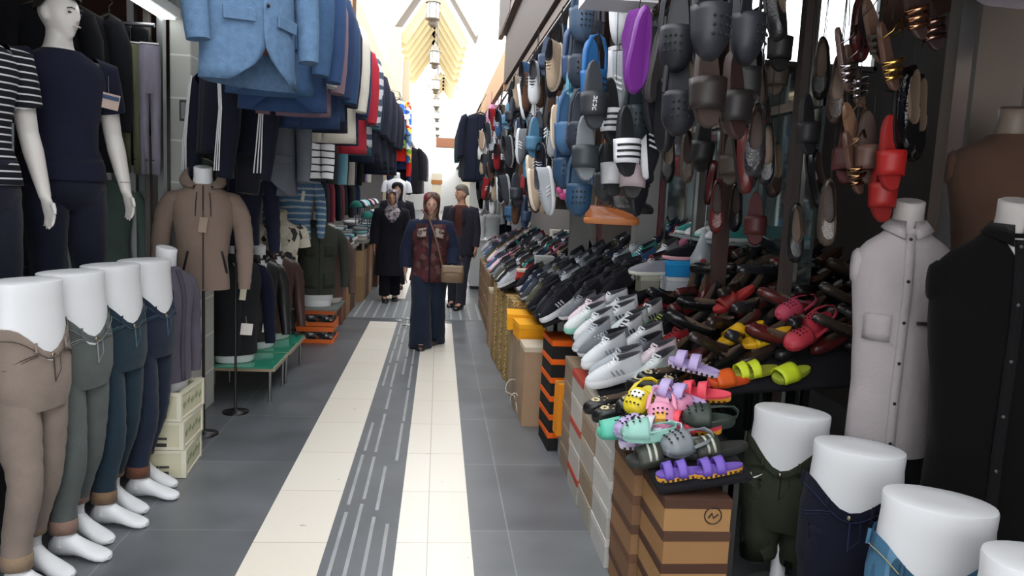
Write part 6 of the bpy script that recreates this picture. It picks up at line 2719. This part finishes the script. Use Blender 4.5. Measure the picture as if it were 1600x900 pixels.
# ================= FAR CLUTTER =================
# heap shoes filling the slipper board
hp = [('black flat shoe', 'f', .86, 3.10, -60), ('black flat shoe', 'f', .95, 3.18, -110), ('black flat shoe', 'f', 1.00, 3.24, -80), ('lilac clog', '#b9aad6', .80, 2.84, -70), ('white clog', '#d8d4e0', .84, 2.76, -120), ('pale mint clog', '#8fc0b4', .80, 2.70, -95), ('grey clog', '#7d8488', .93, 2.66, -75), ('pink clog', '#d98fb0', 1.02, 2.92, -60), ('dark green clog', '#2f3a34', 1.05, 2.76, -100), ('lilac clog', '#c4b4de', 1.06, 3.06, -130), ('black flat shoe', 'f', 1.06, 3.22, -50)]
for i, (nm, c, x, y, yw) in enumerate(hp):
    o = flat_shoe('#141416', deco='#c8bc9c', L=.24) if c == 'f' else clog(c, L=.2)
    put(o, x, y, hS, yw, '%s in the slipper heap on the low board, heap shoe %s' % (nm, ORD[i]), 'shoe' if c == 'f' else 'clog', up=.03 + .02 * (i % 3), roll=.15 * (-1) ** i, lift=-.12, grp='slippers in the heap')

# dark shoe pile against the right shop glass: extra shoes standing proud of the slope
for i in range(26):
    x = 1.30 + (i % 7) * .155
    y = 3.52 + (i // 7) * .26 + .05 * (i % 2)
    d = DARK[(i * 3 + 1) % len(DARK)]
    o = flat_shoe(d[1], shine=.25)
    on_table(o, hN, x, y, radians(-70 + 40 * sin(i * 2.4)), .3 * sin(i), -.55, .07, 1.0)
    tag(o, '%s shoe standing proud in dark pile of near table, %s in the pile' % (d[0], ORD[i]), 'shoe', 'dark pile on the near table')


# simple hung tops for the distance: closed blazer shape
def far_top(x, y, zt, c, label, rz=0, L=.6, W=.42, grp=None, name='hanging_shirt'):
    mt = c if not isinstance(c, str) else cloth(c)
    o = blazer(mt, mt, L, W, False, name, closed=True)
    o.location = (x, y, zt)
    o.rotation_euler = (0, 0, radians(rz))
    tag(o, label, 'shirt', grp)
    return o


mb = MB()
mb.tube([(-1.62, 8.2, 2.42), (-1.62, 15.5, 2.42)], .012, 8)
for y in (8.4, 12, 15.4):
    mb.tube([(-1.62, y, 2.42), (-1.62, y, 2.93)], .006, 6)
o = mb.build('garment_rail', metal('#6d6f74'))
tag(o, 'inner rail far down the left side with dark and red tops', 'rail')
cs = [('#1d2a44', 'navy'), ('#232628', 'charcoal'), ('#7a2e3a', 'dark red'), ('#1d1e22', 'black'), ('#2d3a2c', 'dark green'), ('#5c2a34', 'wine red'), ('#20222a', 'black'), ('#8a3d4a', 'rose red'), ('#1d1f28', 'ink'), ('#3a3f4a', 'slate'), ('#1a1b1f', 'black'), ('#a8a294', 'cream'), ('#6a5a80', 'purple'), ('#c0bcb4', 'pale')]
for i, (c, nm) in enumerate(cs):
    far_top(-1.60 + .04 * sin(i * 2), 8.5 + i * .5, 2.40, c, '%s top on the inner left rail, %s from the near end' % (nm, ORD[i]), 35 + 10 * sin(i * 3), .62, .46, 'tops on the inner left rail')
for i, (c, nm) in enumerate(cs[::-1]):
    far_top(-1.75 + .04 * sin(i * 2), 8.4 + i * .5, 1.78, c, '%s top in the lower left display, %s from the near end' % (nm, ORD[i]), 40 + 10 * sin(i * 3), .58, .42, 'tops in the lower left display')
mb = MB()
mb.tube([(-1.76, 8.2, 1.80), (-1.76, 15.5, 1.80)], .012, 8)
for y in (8.3, 12, 15.4):
    mb.tube([(-1.76, y, 1.80), (-1.76, y, 2.93)], .006, 6)
o = mb.build('garment_rail', metal('#6d6f74'))
tag(o, 'lower inner rail far down the left side', 'rail')


# tables with piles of folded clothes over cartons
def folded(c, x, y, z, rz, label, w=.26, d=.3, h=.045):
    m = MB()
    R = []
    for zz, k in ((0, .9), (h * .25, 1.0), (h * .75, 1.0), (h, .9)):
        R.append(ring(0, 0, zz, w / 2 * k, d / 2 * k, 20, 5, wr=.03, sd=z * 40 + x))
    m.loft(R)
    o = m.build('folded_cloth', cloth(c) if isinstance(c, str) else c)
    o.location = (x, y, z)
    o.rotation_euler = (0, 0, rz)
    tag(o, label, 'clothing', 'folded clothes on the far left tables')
    return o


FC = [('#d6d6d8', 'white'), ('#8a8c90', 'grey'), ('#2a2c34', 'dark'), ('#b8b0a8', 'cream'), ('#3a4a5e', 'blue grey'), ('#c9c9cc', 'pale grey'), ('#5a5c60', 'mid grey'), ('#7fb0b4', 'pale teal')]
for ti, (x, y, L) in enumerate(((-1.35, 9.6, 1.5), (-1.28, 11.4, 1.5), (-1.22, 13.2, 1.5))):
    r = empty('market_table', (x, y, 0))
    tag(r, 'market table with folded clothes far down the left side, %s from us' % ORD[ti], 'table')
    MB().box((0, 0, .84), (.62, L, .03)).build('table_top', M_('#8f8c86', .6), r)
    for a in (-1, 1):
        for b in (-1, 1):
            MB().box((a * .26, b * (L / 2 - .06), .412), (.035, .035, .825)).build('leg', metal('#777777', .4), r)
    n = 0
    for i in range(3):
        for j in range(5):
            hgt = 2 + (i * 2 + j * 3 + ti) % 3
            for k in range(hgt):
                c, nm = FC[(i * 5 + j * 3 + k * 2 + ti) % len(FC)]
                folded(c, x - .2 + i * .2, y - L / 2 + .16 + j * .29, .856 + k * .047, RN.uniform(-.15, .15), '%s folded garment, %s left table, pile %s, layer %s' % (nm, ORD[ti], ORD[i * 5 + j], ORD[k]), .19, .26)
    for j in range(3):
        for k in range(2):
            c = ['#7d5442', '#9a7a58', '#6a4a3c', '#a98c66'][(j + k * 2 + ti) % 4]
            o = carton(.3, .42, .36, c, None, None, None, 'carton')
            o.location = (x + .12, y - .5 + j * .47, .001 + k * .362)
            tag(o, 'brown carton under the %s far left table, %s along, %s layer' % (ORD[ti], ORD[j], ('lower', 'upper')[k]), 'carton', 'cartons under the far left tables')

# baseball caps on small stands above the far left tables
def cap(c, c2):
    m = MB()
    R = []
    for i in range(7):
        a = i / 6 * pi / 2
        R.append(ring(0, 0, .10 * sin(a), .085 * cos(a) + .002, .10 * cos(a) + .002, 20))
    m.loft(R, 0, (1, 1))
    g = [[(.075 * (j / 6 * 2 - 1), -.08 - .08 * i / 3 * (1 - .35 * (j / 6 * 2 - 1) ** 2), .004 + .012 * (1 - (j / 6 * 2 - 1) ** 2)) for j in range(7)] for i in range(4)]
    m.grid(g, 1)
    m.grid([[(x, y, z + .004) for x, y, z in row] for row in g], 1)
    return m.build('cap', [cloth(c), cloth(c2)])


cc = [('#3f8a80', '#2c6a62', 'teal'), ('#222c4a', '#1c2238', 'navy'), ('#cfd2d6', '#c0c4c8', 'white'), ('#8fc4cc', '#6fa8b0', 'pale turquoise'), ('#1c1c20', '#1c1c20', 'black'), ('#c9a0a8', '#b0848c', 'pink'), ('#23304c', '#23304c', 'dark blue'), ('#dadcde', '#2a3a5a', 'white and blue')]
for i, (c, c2, nm) in enumerate(cc):
    for k in range(2):
        o = cap(c, c2)
        x, y, z = -1.0 - .16 * k, 11.0 + i * .42, 1.16 + .14 * k
        o.location = (x, y, z)
        o.rotation_euler = (0, 0, radians(35))
        tag(o, '%s cap, %s cap stand of the far left table, %s tier' % (nm, ORD[i], ('front', 'back')[k]), 'cap', 'caps on stands over the far left tables')
        s_ = MB().tube([(0, 0, -z + .872), (0, 0, .03)], .008, 6).build('cap_stand', metal('#888888'), o)

# bright children's clothes hung in a column far left, white dress form under it
kc = [(patches(['#c03a34', '#e0c84a', '#3a6ac0', '#e8e6e0'], 12), 'red, yellow and blue printed', 3.3), (patches(['#4a6a9a', '#d8dce0', '#7a9ab8'], 12), 'blue and white printed', 3.05), (patches(['#6a9a3a', '#d8b04a', '#2a4a8a', '#9ac04a'], 14), 'green and yellow printed', 2.8), (cloth('#c0281f'), 'bright red', 2.55), (cloth('#26365e'), 'navy', 2.4), (patches(['#5a4a3a', '#3a5a3a', '#7a4a34'], 16), 'brown and green patterned', 2.2)]
for i, (mt, nm, z) in enumerate(kc):
    far_top(-.80, 14.6 + .16 * i, z, mt, 'small %s child top in the bright hanging column far left' % nm, 10, .34, .34, 'bright child tops far left')
MB_ = MB()
MB_.tube([(-.80, 14.5, 3.34), (-.80, 15.7, 3.34)], .01, 6)
for y in (14.55, 15.6):
    MB_.tube([(-.80, y, 3.34), (-1.1, y, 3.42)], .006, 6)
for i, (mt, nm, z) in enumerate(kc):
    MB_.tube([(-.80, 14.6 + .16 * i, z), (-.80, 14.6 + .16 * i, 3.34)], .002, 4)
o = MB_.build('garment_rail', metal('#777777'))
tag(o, 'high rail with strings for the bright child tops far left', 'rail')
torso_form('torso mannequin in white top far down the left side, before the bright child tops', (-.78, 14.2, 0), 0, cloth('#dadce2'), sleeve='short', H=1.15, length=.62)
for i, (c, nm, x, y) in enumerate((('#1b1c22', 'black', -.62, 15.4), ('#24262e', 'charcoal', -.60, 16.2), ('#3a2a30', 'dark plum', -.58, 17.0), ('#6b6f7a', 'grey', -.56, 17.8))):
    far_top(x, y, 2.5, c, '%s coat hanging right of the bright child tops, %s back' % (nm, ORD[i]), 20, .9, .46, 'dark coats far left', 'hanging_coat')
    MB_ = MB().tube([(0, 0, 0), (0, 0, .02), (-.5, 0, .86)], .004, 5)
    o = MB_.build('string', cloth('#333333'), [q for q in bpy.data.objects if q.name.startswith('hanging_coat') and q.get('label', '').startswith(nm + ' coat hanging right')][0])

# lower far-left shelf with a red shoe and light wooden stand
for i, (px, py, Y, nm) in enumerate(((585, 305, 11.6, 'red and white'), (530, 300, 10.6, 'white'))):
    pass

# ---- right far: white counter, heaps and mannequins, hung jackets ----
r = empty('counter', (1.02, 12.9, 0))
tag(r, 'white counter standing across the far right of the alley, behind the man', 'counter')
MB().box((0, 0, .42), (.96, .6, .74)).build('body', M_('#cfd2d2', .5, 0, .04), r, bevel=.005)
MB().box((0, 0, .025), (.92, .56, .05)).build('plinth', plast('#2a2a2c'), r)
MB().box((0, 0, .81), (1.0, .64, .035)).build('counter_top', M_('#dcdede', .35), r, bevel=.004)
for i, (x, y, c, nm, sc) in enumerate(((.68, 12.85, '#d4d6da', 'white', .62), (.90, 12.8, '#b9c0c4', 'pale grey', .7), (1.12, 12.9, '#22242c', 'black', .66), (1.32, 12.8, '#c9ccd2', 'light grey', .66))):
    torso_form('small torso form in %s top standing on the white counter' % nm, (x, y, .828), radians(-15 + 8 * i), cloth(c), sleeve='short', sc=sc, H=.06, length=.55, base='stump', group='torso forms on the white counter')
mb = MB()
mb.tube([(.55, 11.2, 2.86), (.55, 16, 2.86)], .012, 8)
for y in (11.3, 15.8):
    mb.tube([(.55, y, 2.86), (.62, y, 3.0)], .006, 6)
o = mb.build('garment_rail', metal('#6d6f74'))
tag(o, 'rail at the far right carrying dark jackets behind the man', 'rail')
for i, (c, nm, y, z, L) in enumerate((('#1c2030', 'dark navy', 11.6, 2.84, 1.0), ('#262a3e', 'navy', 12.1, 2.84, .98), ('#1b1c24', 'black', 12.6, 2.84, .95), ('#2c3a4a', 'blue grey', 13.2, 2.84, .9), ('#1e2434', 'ink blue', 13.9, 2.84, .9), ('#3c6a66', 'green edged', 14.6, 2.84, .85))):
    far_top(.56, y, z, c, '%s jacket hanging at the far right above the white counter, %s back' % (nm, ORD[i]), -12, L, .5, 'jackets at the far right', 'hanging_jacket')
for i, (px, py, Y, c, nm) in enumerate(((772, 178, 10.3, '#d08fb0', 'pink'), (757, 235, 10.8, '#d8e0e0', 'white and mint'), (774, 245, 10.6, '#b83440', 'red'), (768, 268, 10.9, '#5ab8b0', 'turquoise'))):
    p = P(px, py, Y)
    m = MB()
    m.loft([ring(0, 0, z, a, b, 16, 2, wr=.08, sd=i) for z, a, b in ((-.14, .05, .04), (-.12, .09, .06), (0, .10, .065), (.09, .08, .05), (.12, .05, .03))])
    o = m.build('plush_bag', cloth(c))
    o.location = p
    MB().tube([(-.05, 0, .1), (-.045, 0, .28), (0, 0, .33), (.045, 0, .28), (.05, 0, .1)], .006, 6).build('handle', cloth(c), o)
    MB().tube([(0, 0, .33), (0, .0, .5), (.66 - p.x, 0, 2.62 - p.z)], .003, 5).build('hook_string', cloth('#cccccc'), o)
    tag(o, '%s soft child bag hanging beyond the far wall of shoes' % nm, 'bag', 'soft bags hung far right')
# small pink flower bag near the clogs
m = MB()
for k in range(6):
    a = k * pi / 3
    m.ball((.032 * cos(a), 0, .032 * sin(a)), (.026, .014, .026), 6)
m.ball((0, -.01, 0), (.018, .012, .018), 6, 1)
o = m.build('flower_charm', [plast('#c24a84'), plast('#e0a0c0')])
o.location = P(884, 298, 4.5)
q = o.location
MB().tube([(0, 0, .03), (0, 0, .4), (.66 - q.x, 0, 2.62 - q.z)], .002, 4).build('string', cloth('#999999'), o)
tag(o, 'pink flower shaped slipper charm hanging low by the deep blue clogs', 'charm')

# brown wide hats above the middle table
for i, (px, py, Y, c, nm) in enumerate(((852, 298, 6.45, '#6a4c38', 'brown'), (865, 326, 6.35, '#2a2420', 'dark brown'))):
    p = P(px, py, Y)
    m = MB()
    m.loft([ring(0, 0, z, a, b, 24) for z, a, b in ((0, .24, .17), (.008, .245, .175), (.015, .15, .11), (.05, .10, .085), (.09, .085, .07), (.10, .05, .04))])
    o = m.build('felt_hat', leather(c))
    o.location = p
    MB().tube([(0, 0, .09), (0, 0, .5), (.66 - p.x, 0, 2.62 - p.z)], .003, 5).build('string', cloth('#333333'), o)
    tag(o, '%s wide brimmed hat hanging above the middle sneaker table' % nm, 'hat', 'hats above the middle table')

# scraps of paper on the floor
for i, (x, y, w_, d_) in enumerate(((-.33, 9.0, .09, .07), (-.44, 9.3, .06, .06), (-.3, 9.45, .12, .1))):
    m = MB()
    m.grid([[(-w_ / 2 + w_ * j / 3, -d_ / 2 + d_ * k / 3, .010 + .004 * sin(j * 2 + k)) for j in range(4)] for k in range(4)])
    o = m.build('paper_scrap', card('#e0e0dc'), None, (x, y, 0), solid=.001)
    tag(o, 'white paper scrap on the guiding strip behind the woman, %s one' % ('nearest', 'middle', 'farthest')[i], 'paper', 'paper scraps')
